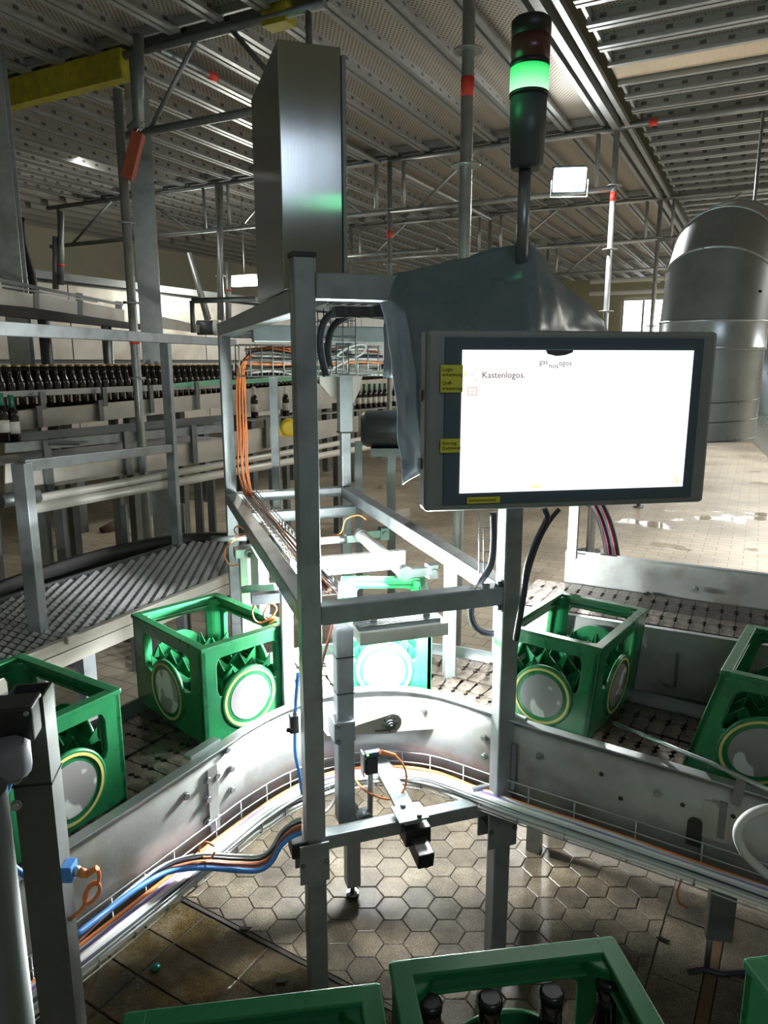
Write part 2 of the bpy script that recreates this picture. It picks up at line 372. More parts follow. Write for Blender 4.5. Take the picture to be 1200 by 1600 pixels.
# ================================================================== CRATE CONVEYOR (curved)
PATH = spl([(-.93, .93, 0), (-.675, 1.347, 0), (-.457, 1.718, 0), (-.385, 1.845, 0), (-.29, 1.97, 0), (-.16, 2.07, 0), (0, 2.105, 0), (.15, 2.07, 0), (.31, 1.955, 0), (.42, 1.868, 0), (.736, 1.655, 0), (1.07, 1.42, 0), (1.35, 1.22, 0)], 5)
def offs(path, d):                           # d>0: away from the camera
    out = []
    for i, p in enumerate(path):
        t = (path[min(i + 1, len(path) - 1)] - path[max(i - 1, 0)]).normalized(); out.append(p + Vector((-t.y, t.x, 0)) * d)
    return out
def strip(mb, path, z0, z1, th):
    a = offs(path, 0); c = offs(path, th); b = len(mb.v); n = len(path)
    for L_, z in ((a, z0), (a, z1), (c, z1), (c, z0)):
        for p in L_: mb.v.append(Vector((p.x, p.y, z)))
    for i in range(n - 1):
        for k in range(4):
            k2 = (k + 1) % 4; mb.face([b + k * n + i, b + k * n + i + 1, b + k2 * n + i + 1, b + k2 * n + i], k in (0, 2))
    mb.face([b, b + n, b + 2 * n, b + 3 * n]); mb.face([b + n - 1, b + 2 * n - 1, b + 3 * n - 1, b + 4 * n - 1])
cc = thing('crate_conveyor', 'curved stainless crate conveyor bending round behind the inspection frame', 'conveyor', (0, 2.3, 0))
m = MB(); strip(m, PATH, .50, .80, .004); m.build('side_plate', PLATE, cc)
m = MB(); strip(m, offs(PATH, -.016), .795, .802, .030); m.build('plate_flange', STEEL, cc)
m = MB(); strip(m, offs(PATH, .45), .62, .772, .006); m.build('far_guide', STEELD, cc)
m = MB(); strip(m, offs(PATH, .03), .66, .700, .40); m.build('conveyor_bed', BLACK, cc)
m = MB(); strip(m, offs(PATH, .045), .732, .742, .012); strip(m, offs(PATH, .40), .732, .742, .02); m.build('wear_strip', STEELD, cc)
# chain: two rows of links along the path
lk = MB(); lk.prism([Vector((-.0215, -.082, 0)), Vector((.0215, -.082, 0)), Vector((.0215, -.022, 0)), Vector((.013, -.012, 0)), Vector((.0215, 0, 0)), Vector((.013, .012, 0)), Vector((.0215, .022, 0)), Vector((.0215, .082, 0)), Vector((-.0215, .082, 0)), Vector((-.0215, .022, 0)), Vector((-.013, .012, 0)), Vector((-.0215, 0, 0)), Vector((-.013, -.012, 0)), Vector((-.0215, -.022, 0))], (0, 0, .006))
link0 = None
def run_links(path, pitch, z, parent, mi, name='chain_link', flat=True, maxn=300):
    global link0
    acc = 0; pts = path; k = 0
    M = OM[parent.name].inverted()
    for i in range(len(pts) - 1):
        a, b2 = pts[i], pts[i + 1]; L_ = (b2 - a).length
        while acc < L_ and k < maxn:
            p = a + (b2 - a) * (acc / L_); d = (b2 - a).normalized(); ang = math.atan2(d.y, d.x)
            if mi.get('me') is None:
                o = lk2.build(name, CHAIN, parent); mi['me'] = o.data
                o.data.transform(OM[parent.name])
            else:
                o = bpy.data.objects.new(name, mi['me']); COL.objects.link(o); o.parent = parent
            o.matrix_local = M @ Matrix.Translation((p.x, p.y, z + rnd.uniform(-.0008, .0008))) @ Matrix.Rotation(ang, 4, 'Z')
            acc += pitch; k += 1
        acc -= L_
lk2 = lk
run_links(offs(PATH, .16), .046, .738, cc, {}); 
ML = {}
run_links(offs(PATH, .335), .046, .738, cc, ML)
# bolts, joint plates
bm_ = []
def plate_pt(px, py, z=None, off=-.002):      # point on the plate's near face
    r = ray(px, py); best = None
    for i in range(len(PATH) - 1):
        a, b2 = PATH[i], PATH[i + 1]; e = b2 - a
        den = r.x * e.y - r.y * e.x
        if abs(den) < 1e-9: continue
        t = (a.x * e.y - a.y * e.x) / den; s_ = (a.x * r.y - a.y * r.x) / den
        if 0 <= s_ <= 1 and t > 0 and (best is None or t < best[0]):
            nn = Vector((e.y, -e.x, 0)).normalized()
            best = (t, nn)
    t, nn = best; p = Vector((0, 0, CAM_H)) + r * t
    return p - nn * off, nn
for px, py in ((352, 1171), (359, 1200), (360, 1233), (322, 1218), (336, 1211), (322, 1248), (323, 1284), (337, 1276), (288, 1243), (758, 1152), (757, 1181), (844, 1180), (1028, 1239), (1118, 1255), (662, 1108), (1028, 1388 - 60), (866, 1330 - 60)):
    p, nn = plate_pt(px, py); b = MB(); bolt(b, p, nn, .0085, .010); b.build('bolt', STEEL, cc)
for px, py in ((940, 1209), (970, 1247), (1067, 1257), (1146, 1275)):
    p, nn = plate_pt(px, py); b = MB(); b.tube(p, p + nn * .001, .006, 10); b.build('bolt_hole', BLACK, cc)
def on_plate_box(mb, px0, py0, px1, py1, th=.006):
    a, nn = plate_pt(px0, py0); b2, _ = plate_pt(px1, py1); t = Vector((-nn.y, nn.x, 0))
    if (b2 - a).dot(t) < 0: t = -t
    w = (b2 - a).dot(t); h = a.z - b2.z
    mb.box((a + b2) / 2 + nn * th / 2, (abs(w), th, abs(h)), (t, nn, ZU))
b = MB(); on_plate_box(b, 321, 1203, 341, 1295); b.build('joint_plate', PLATE, cc)
b = MB(); on_plate_box(b, 802, 1160, 806, 1240); on_plate_box(b, 1126, 1250, 1132, 1310); b.build('joint_seam', STEELD, cc)
b = MB(); on_plate_box(b, 1102, 1248, 1136, 1318, .004); b.build('joint_plate', PLATE, cc)
# black slot with rounded top
p, nn = plate_pt(1086, 1292); t = Vector((-nn.y, nn.x, 0)); b = MB()
b.prism([p + nn * .001 + t * x + ZU * z for x, z in [(-.018, -.05), (.018, -.05)] + [(.018 * math.cos(a), .018 * math.sin(a) + .01) for a in [i * math.pi / 8 for i in range(9)]]], nn * .004)
b.build('slot_cover', BLACK, cc)
# end cleat on top of the left plate joint
p = atz(318, 1168, .803); t = D(30); b = MB(); b.bar(p - t * .06, p + t * .05, .03, .012); b.build('cleat', STEEL, cc, bevel=.003)
p = atz(812, 1121, .803); b = MB(); b.bar(p - D(125) * .02, p + D(125) * .02, .022, .008); b.build('cleat', STEEL, cc, bevel=.002)
# legs
def leg(mb, x, y, z1, w=.05, d=.05, z0=.02): mb.box((x, y, (z0 + z1) / 2), (w, d, z1 - z0))
LG = atz(1108, 1530, 0)
b = MB(); X = D(100); b.box((1.00, 1.86, .345), (.075, .03, .47), (X, D(10), ZU)); b.build('leg', FRAME, cc, bevel=.004)
b = MB(); b.tube((.975, 1.86, .0), (.975, 1.86, .12), .009, 10); b.tube((.975, 1.86, 0), (.975, 1.86, .006), .013, 14); b.build('levelling_foot', STEELD, cc)
b = MB(); b.tube((.995, 1.843, .49), (.995, 1.841, .49), .010, 14); b.box((.995, 1.842, .475), (.02, .003, .03)); b.tube((.995, 1.843, .46), (.995, 1.841, .46), .010, 14); b.build('slot_plug', YEL, cc)
for (x, y) in ((-1.12, 1.15), (1.42, 1.62)):
    b = MB(); leg(b, x, y, .66); b.build('leg', FRAME, cc); b = MB(); b.tube((x, y, 0), (x, y, .03), .03, 12); b.build('levelling_foot', STEELD, cc)
# guide rod on the right with its bracket
b = MB(); b.path([atz(960, 1130, .80) , atz(1060, 1172, .835), atz(1110, 1192, .84), atz(1260, 1262, .84)], .006, 8); b.build('guide_rod', STEEL, cc)
p1 = atz(1160, 1215, .838); p2, nn = plate_pt(1150, 1255)
b = MB(); b.bar(p1, p2 + nn * .004, .022, .004, nn); b.build('rod_bracket', STEEL, cc)
# ================================================================== CRATES
def rr_sdf(x, z, w, h, r):
    qx = abs(x) - w / 2 + r; qz = abs(z) - h / 2 + r
    return math.hypot(max(qx, 0), max(qz, 0)) + min(max(qx, qz), 0) - r
def holed(mb, W, Hh, hc, hw, hh, hr, T, th, cx=0.):
    """wall panel W x Hh standing on z=0 with a rounded window; T maps (x, depth, z)"""
    angs = set(2 * math.pi * i / 36 for i in range(36))
    for sx in (-1, 1):
        for zc in (0, Hh): angs.add(math.atan2(zc - hc, sx * W / 2 - cx) % (2 * math.pi))
    angs = sorted(angs); n = len(angs); I = []; O = []
    for a in angs:
        dx, dz = math.cos(a), math.sin(a)
        lo, hi = 0, max(hw, hh)
        for _ in range(22):
            mid = (lo + hi) / 2
            if rr_sdf(dx * mid, dz * mid, hw, hh, hr) < 0: lo = mid
            else: hi = mid
        I.append((cx + dx * lo, hc + dz * lo))
        ts = []
        if dx > 1e-9: ts.append((W / 2 - cx) / dx)
        if dx < -1e-9: ts.append((-W / 2 - cx) / dx)
        if dz > 1e-9: ts.append((Hh - hc) / dz)
        if dz < -1e-9: ts.append(-hc / dz)
        t = min(ts); O.append((cx + dx * t, hc + dz * t))
    b = len(mb.v)
    for L_, y in ((O, 0), (I, 0), (I, th), (O, th)):
        for x, z in L_: mb.v.append(T(x, y, z))
    for i in range(n):
        j = (i + 1) % n
        for k in range(4):
            k2 = (k + 1) % 4; mb.face([b + k * n + i, b + k * n + j, b + k2 * n + j, b + k2 * n + i], k == 1)
CL, CW, CH = .40, .30, .29
def badge_mat(name, a, c, thr):
    m, t, b = nt(name); N = t.nodes; L = t.links
    tc = N.new('ShaderNodeTexCoord'); n = N.new('ShaderNodeTexNoise'); n.inputs['Scale'].default_value = 14; n.inputs['Detail'].default_value = 1
    L.new(tc.outputs['Object'], n.inputs[0]); r = N.new('ShaderNodeMapRange'); r.inputs[1].default_value = thr; r.inputs[2].default_value = thr + .03; L.new(n.outputs[0], r.inputs[0])
    mx = N.new('ShaderNodeMix'); mx.data_type = 'RGBA'; L.new(r.outputs[0], mx.inputs[0]); mx.inputs[6].default_value = (*a, 1); mx.inputs[7].default_value = (*c, 1)
    L.new(mx.outputs[2], b.inputs['Base Color']); b.inputs['Roughness'].default_value = .4; return m
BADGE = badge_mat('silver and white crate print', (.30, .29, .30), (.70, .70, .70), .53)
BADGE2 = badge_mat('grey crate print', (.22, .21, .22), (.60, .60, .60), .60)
GREEN2 = mat('light edge of crate plastic', (.02, .30, .13), .4)
def make_crate():
    root = thing('beer_crate', 'x', 'crate')
    m = MB(); th = .016
    for s_ in (1, -1):
        holed(m, CL, CH, .190, .27, .118, .020, lambda x, y, z, s_=s_: Vector((x, s_ * (CW / 2 - y), z)), th)
        holed(m, CW, CH, .190, .205, .118, .020, lambda x, y, z, s_=s_: Vector((s_ * (CL / 2 - y), x, z)), th)
    m.box((0, 0, .008), (CL - .01, CW - .01, .014))
    for sx in (1, -1):
        for sy in (1, -1):
            # chamfered inner corner column
            a = CL / 2 * sx; b2 = CW / 2 * sy
            m.prism([Vector((a - sx * .014, b2 - sy * .014, .01)), Vector((a - sx * .052, b2 - sy * .014, .01)), Vector((a - sx * .040, b2 - sy * .034, .01)), Vector((a - sx * .034, b2 - sy * .040, .01)), Vector((a - sx * .014, b2 - sy * .052, .01))], (0, 0, CH - .016))
    m.build('crate_body', GREEN, root, bevel=.0025)
    m = MB()
    for s_ in (1, -1):                        # grip rails along the rim, proud on both sides
        m.box((0, s_ * (CW / 2 - .010), CH - .005), (CL + .004, .028, .012)); m.box((0, s_ * (CW / 2 - .019), CH - .028), (CL - .08, .016, .005))
        m.box((s_ * (CL / 2 - .010), 0, CH - .0052), (.028, CW + .004, .012)); m.box((s_ * (CL / 2 - .019), 0, CH - .028), (.016, CW - .08, .005))
    m.build('rim', GREEN, root, bevel=.003)
    m = MB(); t2 = .0035
    def zig(L_, n, f):
        pts = []; w = L_ / n
        for i in range(n):
            pts += [(-L_ / 2 + i * w, .175), (-L_ / 2 + (i + .22) * w, .160), (-L_ / 2 + (i + .5) * w, .140), (-L_ / 2 + (i + .78) * w, .158)]
        pts.append((L_ / 2, .175))
        for (x0, z0), (x1, z1) in zip(pts[:-1], pts[1:]):
            b = len(m.v)
            for x, z in ((x0, .012), (x1, .012), (x1, z1), (x0, z0)):
                m.v.append(f(x, -t2 / 2, z)); m.v.append(f(x, t2 / 2, z))
            for q in ((0, 2, 4, 6), (7, 5, 3, 1), (6, 4, 5, 7)): m.face([b + i for i in q])
    for i in range(1, 4): y0 = -CW / 2 + CW * i / 4; zig(CL - .03, 5, lambda x, y, z, y0=y0: Vector((x, y0 + y, z)))
    for i in range(1, 5): x0 = -CL / 2 + CL * i / 5; zig(CW - .03, 4, lambda x, y, z, x0=x0: Vector((x0 + y, x, z)))
    m.build('bottle_divider', GREEN, root)
    for nx, ny in ((1, 0), (-1, 0), (0, 1), (0, -1)):
        N_ = Vector((nx, ny, 0)); T_ = Vector((-ny, nx, 0)); c = N_ * ((CL if nx else CW) / 2 - .006) + ZU * .103
        m = MB(); m.lathe([(.094, 0), (.094, .008), (.090, .011), (.078, .011), (.0775, .009), (.0, .009)], 40, c, (T_, ZU, N_)); bd = m.build('badge', GREEN, root)
        m = MB(); m.lathe([(.086, .0108), (.086, .0118), (.079, .0118), (.079, .0108)], 40, c, (T_, ZU, N_), cap=False)
        m.build('badge_ring', YEL, bd)
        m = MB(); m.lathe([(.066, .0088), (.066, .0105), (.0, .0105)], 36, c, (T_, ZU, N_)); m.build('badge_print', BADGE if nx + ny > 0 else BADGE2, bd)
    return root
CR = make_crate()
def crate_at(corner, az_long, az_short, z, label, group=None, first=False, shear=None):
    """corner: plan corner; az_long/az_short: directions in which the 0.40 and 0.30 m sides run from it"""
    c = Vector((corner[0], corner[1], 0)) + D(az_long) * CL / 2 + D(az_short) * CW / 2
    v = D(az_long); rz = math.atan2(v.y, v.x)
    if first:
        CR.location = (c.x, c.y, z); CR.rotation_euler = (0, 0, rz); CR['label'] = label; return CR
    return dup(CR, (c.x, c.y, z), rz, label, shear=shear)
CZ = .745
def shr(rz, vec):                            # lean of a fast-moving crate, in crate axes
    v = Matrix.Rotation(-rz, 3, 'Z') @ Vector(vec); M = Matrix.Identity(4); M[0][2] = v.x; M[1][2] = v.y; return M
c2 = crate_at((-.497, 1.842), -45, 45, CZ, 'green crate left of the inspection frame, brightly lit on its right face')
c3 = crate_at((.150, 2.128), 0, -90, CZ, 'green crate inside the inspection frame, washed out by the white lamps')
v = D(37); c4 = crate_at((.572, 1.868), 37, -53, CZ, 'green crate just right of the right frame post', shear=shr(math.atan2(v.y, v.x), (.07, -.05, 0)))
v = D(35); c5 = crate_at((.785, 1.738), 35, 125, CZ, 'green crate at the right edge behind the guide rod', shear=shr(math.atan2(v.y, v.x), (.24, -.10, 0)))
c1 = crate_at((-.632, 1.605), -58, 212, CZ, 'green crate at the left edge behind the dark post')
b6 = crate_at((.010, .795), 172, 82, .75, 'green crate of bottles at the bottom centre of the frame')
b7 = crate_at((-.008, .762), 172, -98, .75, 'green crate at the bottom edge, left of the crate of bottles')
b8 = crate_at((.470, .80), 172, 82, .75, 'green crate peeping in at the bottom right corner')
for o in [o for o in COL.objects if o.parent is CR or (o.parent and o.parent.parent is CR)]: bpy.data.objects.remove(o)
bpy.data.objects.remove(CR)
# small conveyor carrying the near crates
nc = thing('near_crate_conveyor', 'dark roller bed under the nearest row of bottle crates', 'conveyor', (.05, .55, 0))
b = MB(); d82 = D(82)
for k in (-.10, .10): b.bar(Vector((.0, .59, .735)) + D(172) * k - d82 * .75, Vector((0, .59, .735)) + D(172) * k + d82 * .9, .05, .028)
b.build('wear_rail', STEELD, nc)
b = MB()
for k in (-.6, .75): b.box(Vector((0, .59, .36)) + d82 * k, (.06, .06, .72))
b.build('leg', STEELD, nc)
# ---------------------------------------------------------------- bottles
def bottle_mesh(n=12):
    m = MB(); m.m = 0
    m.lathe([(.026, 0), (.0305, .006), (.0305, .145), (.027, .165), (.0175, .19), (.0145, .21), (.0135, .245)], n)
    m.m = 1; m.lathe([(.0155, .243), (.0155, .252), (.012, .2555)], n); return m
gb = thing('beer_bottle', 'x', 'bottle')
bottle_mesh(20).build('bottle_glass', [GLASSB, CAPD], gb)
m = MB(); m.lathe([(.0309, .045), (.0309, .115)], 20); m.build('label_band', LAB, gb)
xs = []
for (px, py, lab) in ((672, 1572, 'brown bottle in the near crate, leftmost of the four necks'), (766, 1566, 'brown bottle in the near crate, second neck from the left'), (862, 1556, 'brown bottle in the near crate, standing free in the gap'), (950, 1535, 'brown bottle in the near crate behind its right corner column')):
    p = atz(px, py, 1.012); dup(gb, (p.x, p.y, .765), 0, lab, 'bottles in the near crate')
for o in [o for o in COL.objects if o.parent is gb]: bpy.data.objects.remove(o)
bpy.data.objects.remove(gb)

# ================================================================== INSPECTION FRAME
FD = D(-18.3); FR = D(71.7)
PA = Vector((-.189, 1.745, 0)); PB = PA + FR * .561; PC = PB + FD * 1.70; PD = PA + FD * 1.70
FX = (FR, FD, ZU); SQ = .052
def hz(px, py, p): return aty(px, py, p.y).z
fr = thing('inspection_frame', 'tall welded square-tube frame standing over the bend of the crate conveyor', 'machine frame', (PA.x, PA.y, 0))
def post(p, z0, z1, w=SQ, name='post', m_=FRAME, bev=.004):
    b = MB(); b.box((p.x, p.y, (z0 + z1) / 2), (w, w, z1 - z0), FX); return b.build(name, m_, fr, bevel=bev)
ZT = hz(472, 402, PA)
post(PA, 0, ZT); MB().box((PA.x, PA.y, ZT + .004), (SQ + .004, SQ + .004, .010), FX).build('end_cap', BLACK, fr)
post(PB, 0, hz(800, 640, PB))
ZTD = hz(350, 505, PD); ZD0 = .75
post(PD, .55, ZTD)
post(PC, .55, hz(537, 675, PC), .046); post(PC, hz(537, 675, PC), hz(537, 520, PC), .064, 'sleeve_post'); MB().box((PC.x, PC.y, hz(537, 675, PC)), (.068, .068, .008), FX).build('end_cap', BLACK, fr)
for p in (PC, PD):
    b = MB(); b.box((p.x, p.y, .28), (.05, .05, .54), FX); b.tube((p.x, p.y, 0), (p.x, p.y, .02), .035, 12); b.build('post', FRAME, fr)
Z1 = 1.172
def beam(p, q, z, w=SQ, h=SQ, name='beam', m_=FRAME, trim=.026):
    p = Vector((p.x, p.y, z)); q = Vector((q.x, q.y, z)); d = (q - p).normalized()
    b = MB(); b.bar(p + d * trim, q - d * trim, w, h); return b.build(name, m_, fr, bevel=.004)
beam(PA, PB, Z1); beam(PA, PD, Z1); beam(PB, PC, Z1); beam(PD, PC, Z1, .045, .045)
PM1 = PA + FD * 1.45; PM2 = PB + FD * 1.45
beam(PM1, PM2, Z1 - .05, .04, .05)
# top ring
ZR = hz(510, 447, PA) 
beam(PA, PB, ZR, SQ, .060); beam(PA, PD, ZTD - .03, SQ, .055); beam(PD, PC, ZTD - .035, .05, .05)
beam(PA + FD * 1.0, PB + FD * 1.0, ZTD - .07, .05, .06)
b = MB(); b.bar(PD + ZU * (ZTD - .05) - FR * .0, PD + ZU * (ZTD - .05) + FR * .3, .03, .03); b.build('beam', FRAME, fr)
for p, zz in ((PD, ZTD - .05), (PA, ZT - .06)):
    b = MB(); bolt(b, p + ZU * zz + FR * (.0 if p is PD else .028) - FD * (.028 if p is PD else 0), -FD if p is PD else FR, .012, .012); b.build('bolt', STEELD, fr)
# secondary posts reaching down towards the conveyor
def at_frame(px, py, t):                      # point on pixel ray at frame depth t behind the near posts
    r = ray(px, py); n = FD; k = (PA + FD * t).dot(n) / r.dot(n); return Vector((0, 0, CAM_H)) + r * k
PE = at_frame(448, 1000, .30); zE0 = at_frame(448, 1128, .30).z
post(Vector((PE.x, PE.y, 0)), zE0, Z1 - .03, .036)
PFp = at_frame(702, 1000, .42); zF0 = at_frame(700, 1082, .42).z
post(Vector((PFp.x, PFp.y, 0)), zF0, Z1 - .03, .036)
for p in (PE, PFp):
    q = Vector((p.x, p.y, Z1 - .045)); b = MB(); b.bar(q, Vector((p.x, p.y, 0)) + ZU * (Z1 - .045) + FD * -.0 + FR * (-.10 if p is PE else .10), .03, .03); b.build('bracket', FRAME, fr)
# middle post with clamp
PMd = at_frame(538, 1180, .12); xM = Vector((PMd.x, PMd.y, 0))
zM0 = at_frame(545, 1278, .12).z; zM1 = at_frame(538, 978, .12).z
post(xM, zM0, zM1, .050)
for py in (1022, 1078):
    z = at_frame(538, py, .12).z; MB().box((xM.x, xM.y, z), (.053, .053, .003), FX).build('cable_tie', BLACK, fr)
xL = atz(551, 1398, 0); post(Vector((xL.x, xL.y, 0)), .045, aty(556, 1262, xL.y).z, .048)
b = MB(); b.tube((xL.x, xL.y, .045), (xL.x, xL.y, .008), .008, 10); b.tube((xL.x, xL.y, 0), (xL.x, xL.y, .012), .022, 14); b.build('levelling_foot', STEELD, fr)
# low cross beam with clamp plates
zc = at_frame(640, 1294, -.02).z
ca = PA + FR * .026 + ZU * (at_frame(505, 1306, -.02).z); cb = PB - FR * .05 + ZU * (at_frame(762, 1276, -.02).z)
zlow = (ca.z + cb.z) / 2; ca.z = cb.z = zlow
MB().bar(ca + FD * .0, cb, .042, .042).build('cross_beam', FRAME, fr, bevel=.003)
def clampplate(p, px0, px1, py0, py1):
    a = at_frame(px0, py0, -.036); c = at_frame(px1, py1, -.036); mid = (a + c) / 2
    w = abs((c - a).dot(FR)); h = abs(a.z - c.z)
    MB().box(mid, (w, .006, h), FX).build('clamp_plate', FRAME, fr, bevel=.001)
    MB().box(mid + FD * .070, (w, .006, h), FX).build('clamp_plate', FRAME, fr, bevel=.001)
    b = MB()
    for sx in (-1, 1): bolt(b, mid + FR * sx * (w / 2 - .008) + FD * -.003 + ZU * (-.0), -FD, .006, .006)
    b.tube(mid + FR * (w / 2 - .008), mid + FR * (w / 2 - .008) + FD * .07, .004, 8); b.tube(mid - FR * (w / 2 - .008), mid - FR * (w / 2 - .008) + FD * .07, .004, 8)
    b.build('clamp_bolt', STEELD, fr)
clampplate(PA, 468, 515, 1324, 1373); clampplate(PB, 764, 806, 1272, 1318)
b = MB(); q = PA - FR * .045 + ZU * zlow; b.box(q, (.045, .06, .045), FX); b.build('clamp_block', BLACK, fr, bevel=.003)
q = PB - FR * .035 + ZU * (zlow + .005); MB().box(q, (.03, .075, .055), FX).build('clamp_block', FRAME, fr, bevel=.003)
q = PB - FR * .045 + ZU * (zlow + .035) + FD * .03; MB().box(q, (.06, .012, .02), FX).build('clamp_bracket', FRAME, fr)
# longitudinal flat arm from the centre clamp back under the conveyor
s0 = at_frame(640, 1292, -.02); s0.z = zlow + .030; s1 = at_frame(575, 1195, .42); s1.z = zlow + .030
MB().bar(s0 - (s1 - s0).normalized() * .03, s1, .052, .010).build('long_arm', FRAME, fr)
b = MB(); b.box(s0 + ZU * .010, (.085, .075, .006), FX); b.build('clamp_plate', FRAME, fr)
b = MB()
for dx, dy in ((-.01, .028), (.018, -.028)): q = s0 + FR * dx + FD * dy + ZU * .012; b.tube(q, q + ZU * .012, .008, 12); b.tube(q + ZU * .012, q + ZU * .0125, .004, 6)
b.build('socket_screw', STEELD, fr)
# camera body clamped under the cross beam
cb_ = thing('sensor_camera', 'black camera block clamped under the low cross beam', 'camera', s0 - ZU * .08)
d0 = FD
b = MB(); b.box(s0 + ZU * -.042 + FR * .012 - FD * .01, (.075, .060, .05), FX); b.build('clamp_block', BLACK, cb_, bevel=.003)
b = MB(); q = s0 - ZU * .070 - FD * .055 + FR * .012; b.bar(q + FD * .05 + ZU * .01, q - FD * .045 - ZU * .004, .046, .046); b.build('camera_body', BLACK, cb_, bevel=.003)
b = MB(); q2 = q - FD * .046 - ZU * .004; b.tube(q2, q2 - FD * .004, .016, 20); b.build('lens', mat('lens glass', (.02, .02, .025), .06), cb_)
# ---- reflector arm with gear on the middle post
ga = thing('swivel_bracket', 'grey swivel bracket with a gear dial clamped on the middle post', 'bracket', (xM.x, xM.y, .62))
zg = at_frame(595, 1143, .09).z
def gp(x, z, t=.09): p = at_frame(538, 1143, t); return p + FR * x + ZU * z
b = MB(); out = [(.028, -.020), (.028, .018), (.05, .018)] ; r0 = .027; cxg = at_frame(612, 1143, .09); gx = (cxg - gp(0, 0)).dot(FR)
poly = [gp(.027, .012), gp(.027, -.014), gp(gx, -.030)] + [gp(gx + .031 * math.cos(a), .0 + .031 * math.sin(a)) for a in [math.radians(-80 + 20 * i) for i in range(9)]] + [gp(gx, .031)]
b.prism(poly, FD * .035); b.build('arm_plate', PALEST, ga)
b = MB(); b.box(gp(-.0, .0) + FD * .03, (.062, .075, .062), FX); b.build('clamp_block', FRAME, ga, bevel=.002)
b = MB()
for dz in (-.024, .024):
    for dx in (-.02,): bolt(b, gp(dx, dz) - FD * .008, -FD, .006, .008)
b.build('clamp_bolt', STEELD, ga)
g = gp(gx - .006, 0) - FD * .001
b = MB(); b.tube(g, g - FD * .008, .016, 24); b.tube(g - FD * .008, g - FD * .014, .011, 18); b.tube(g - FD * .014, g - FD * .018, .006, 6); b.build('gear_dial', STEELD, ga)
b = MB()
for a in range(0, 360, 45): q = g + FR * .022 * math.cos(math.radians(a)) + ZU * .022 * math.sin(math.radians(a)); b.tube(q, q - FD * .002, .003, 8)
b.bar(g - FR * .004 - FD * .004 - ZU * .016, g - FR * .045 - FD * .004 - ZU * .012, .003, .006, FD); b.build('screw', STEELD, ga)
# white reflector sheet
rs = MB(); z_ = at_frame(640, 1130, .20).z
c0 = [at_frame(520, 1150, .12), at_frame(678, 1139, .18), at_frame(640, 1103, .30), at_frame(505, 1098, .36)]
for p in c0: p.z = .652
c0 = [atz(512, 1150, .68), atz(679, 1139, .68), atz(640, 1104, .70), atz(470, 1096, .70)]
rs = MB(); rs.prism([Vector(p) for p in c0], (0, 0, .003)); o = rs.build('reflector_sheet', WHITE, ga)
# ---- diffuse sensor on a stub with its orange cable
ds = thing('light_sensor', 'small blue and black light sensor with green lamp on a steel stub', 'sensor', at_frame(578, 1272, .10))
a0 = at_frame(578, 1278, .10); a1 = at_frame(579, 1200, .10)
b = MB(); b.tube(a0, a1, .0085, 14); b.build('stub_rod', STEEL, ds)
b = MB(); b.tube(a0 - FR * .015 - FD * .02 + ZU * .005, a0 - FR * .015 + FD * .02 + ZU * .005, .022, 22); b.build('rod_clamp', STEELD, ds)
b = MB(); b.box(a1 + ZU * .012, (.038, .03, .05), FX); b.build('sensor_body', BLACK, ds, bevel=.003)
b = MB(); b.box(a1 + ZU * .045 + FR * .006, (.048, .022, .016), FX); b.build('sensor_head', mat('dark blue plastic', (.03, .06, .13), .4), ds, bevel=.003)
b = MB(); b.tube(a1 + ZU * .050 - FR * .012 - FD * .012, a1 + ZU * .050 - FR * .012 - FD * .014, .003, 10); b.build('status_lamp', mat('green lamp', (.2, 1, .1), .4, emit=3, ecol=(.3, 1, .1)), ds)
b = MB(); b.box(a1 - FR * .024 + ZU * .02, (.004, .03, .07), FX); b.build('holder_plate', STEEL, ds)
oc = thing('sensor_cable', 'orange sensor cable curling in a wide loop below the swivel bracket', 'cable', a1 + FR * .05)
pk = [(596, 1176), (612, 1178), (628, 1192), (635, 1212), (630, 1236), (612, 1248), (590, 1245), (570, 1235), (558, 1222), (549, 1212)]
b = MB(); b.path(spl([at_frame(x, y, .085 if i < 8 else .16) for i, (x, y) in enumerate(pk)], 5), .0032, 8); b.build('cable_run', ORANGE, oc)
b = MB(); b.tube(at_frame(594, 1175, .085), at_frame(618, 1180, .085), .008, 12, .005); b.build('plug', ORANGE, oc)

# ================================================================== LAMPS UNDER THE FRAME
LED = mat('white lamp diffuser', (1, 1, 1), .5, emit=9, ecol=(.93, 1, .97))
l1 = thing('near_light_bar', 'ribbed grey lamp bar hanging below the near cross beam', 'lamp', at_frame(640, 985, .12))
la = at_frame(556, 992, .11); lb = at_frame(692, 974, .11); la.z = lb.z = (la.z + lb.z) / 2
b = MB(); b.bar(la - FR * .0, lb, .085, .038); b.build('housing', PALEST, l1, bevel=.002)
b = MB()
for k in range(6): b.bar(la + ZU * .026 + FD * (-.03 + .012 * k), lb + ZU * .026 + FD * (-.03 + .012 * k) - FR * .02, .003, .014)
b.build('cooling_rib', STEELD, l1)
b = MB(); b.bar(la - ZU * .021 + FD * .03, lb - ZU * .021 + FD * .03, .03, .004); b.build('diffuser', LED, l1)
b = MB()
for t_ in (.2, .8): q = la.lerp(lb, t_); b.bar(q + ZU * .03, Vector((q.x, q.y, Z1 - .026)) , .02, .02)
b.build('hanger', STEELD, l1)
l2 = thing('rear_light_panel', 'glaring white lamp panel across the frame behind the washed-out crate', 'lamp', at_frame(560, 885, 1.0))
pa = at_frame(455, 893, 1.02); pb = at_frame(632, 868, 1.02); pa.z = pb.z = (pa.z + pb.z) / 2
b = MB(); b.box((pa + pb) / 2, ((pb - pa).length, .03, .075), FX); b.build('housing', WHITE, l2)
b = MB(); b.box((pa + pb) / 2 - FD * .018, ((pb - pa).length - .02, .004, .070), FX); b.build('diffuser', LED, l2)
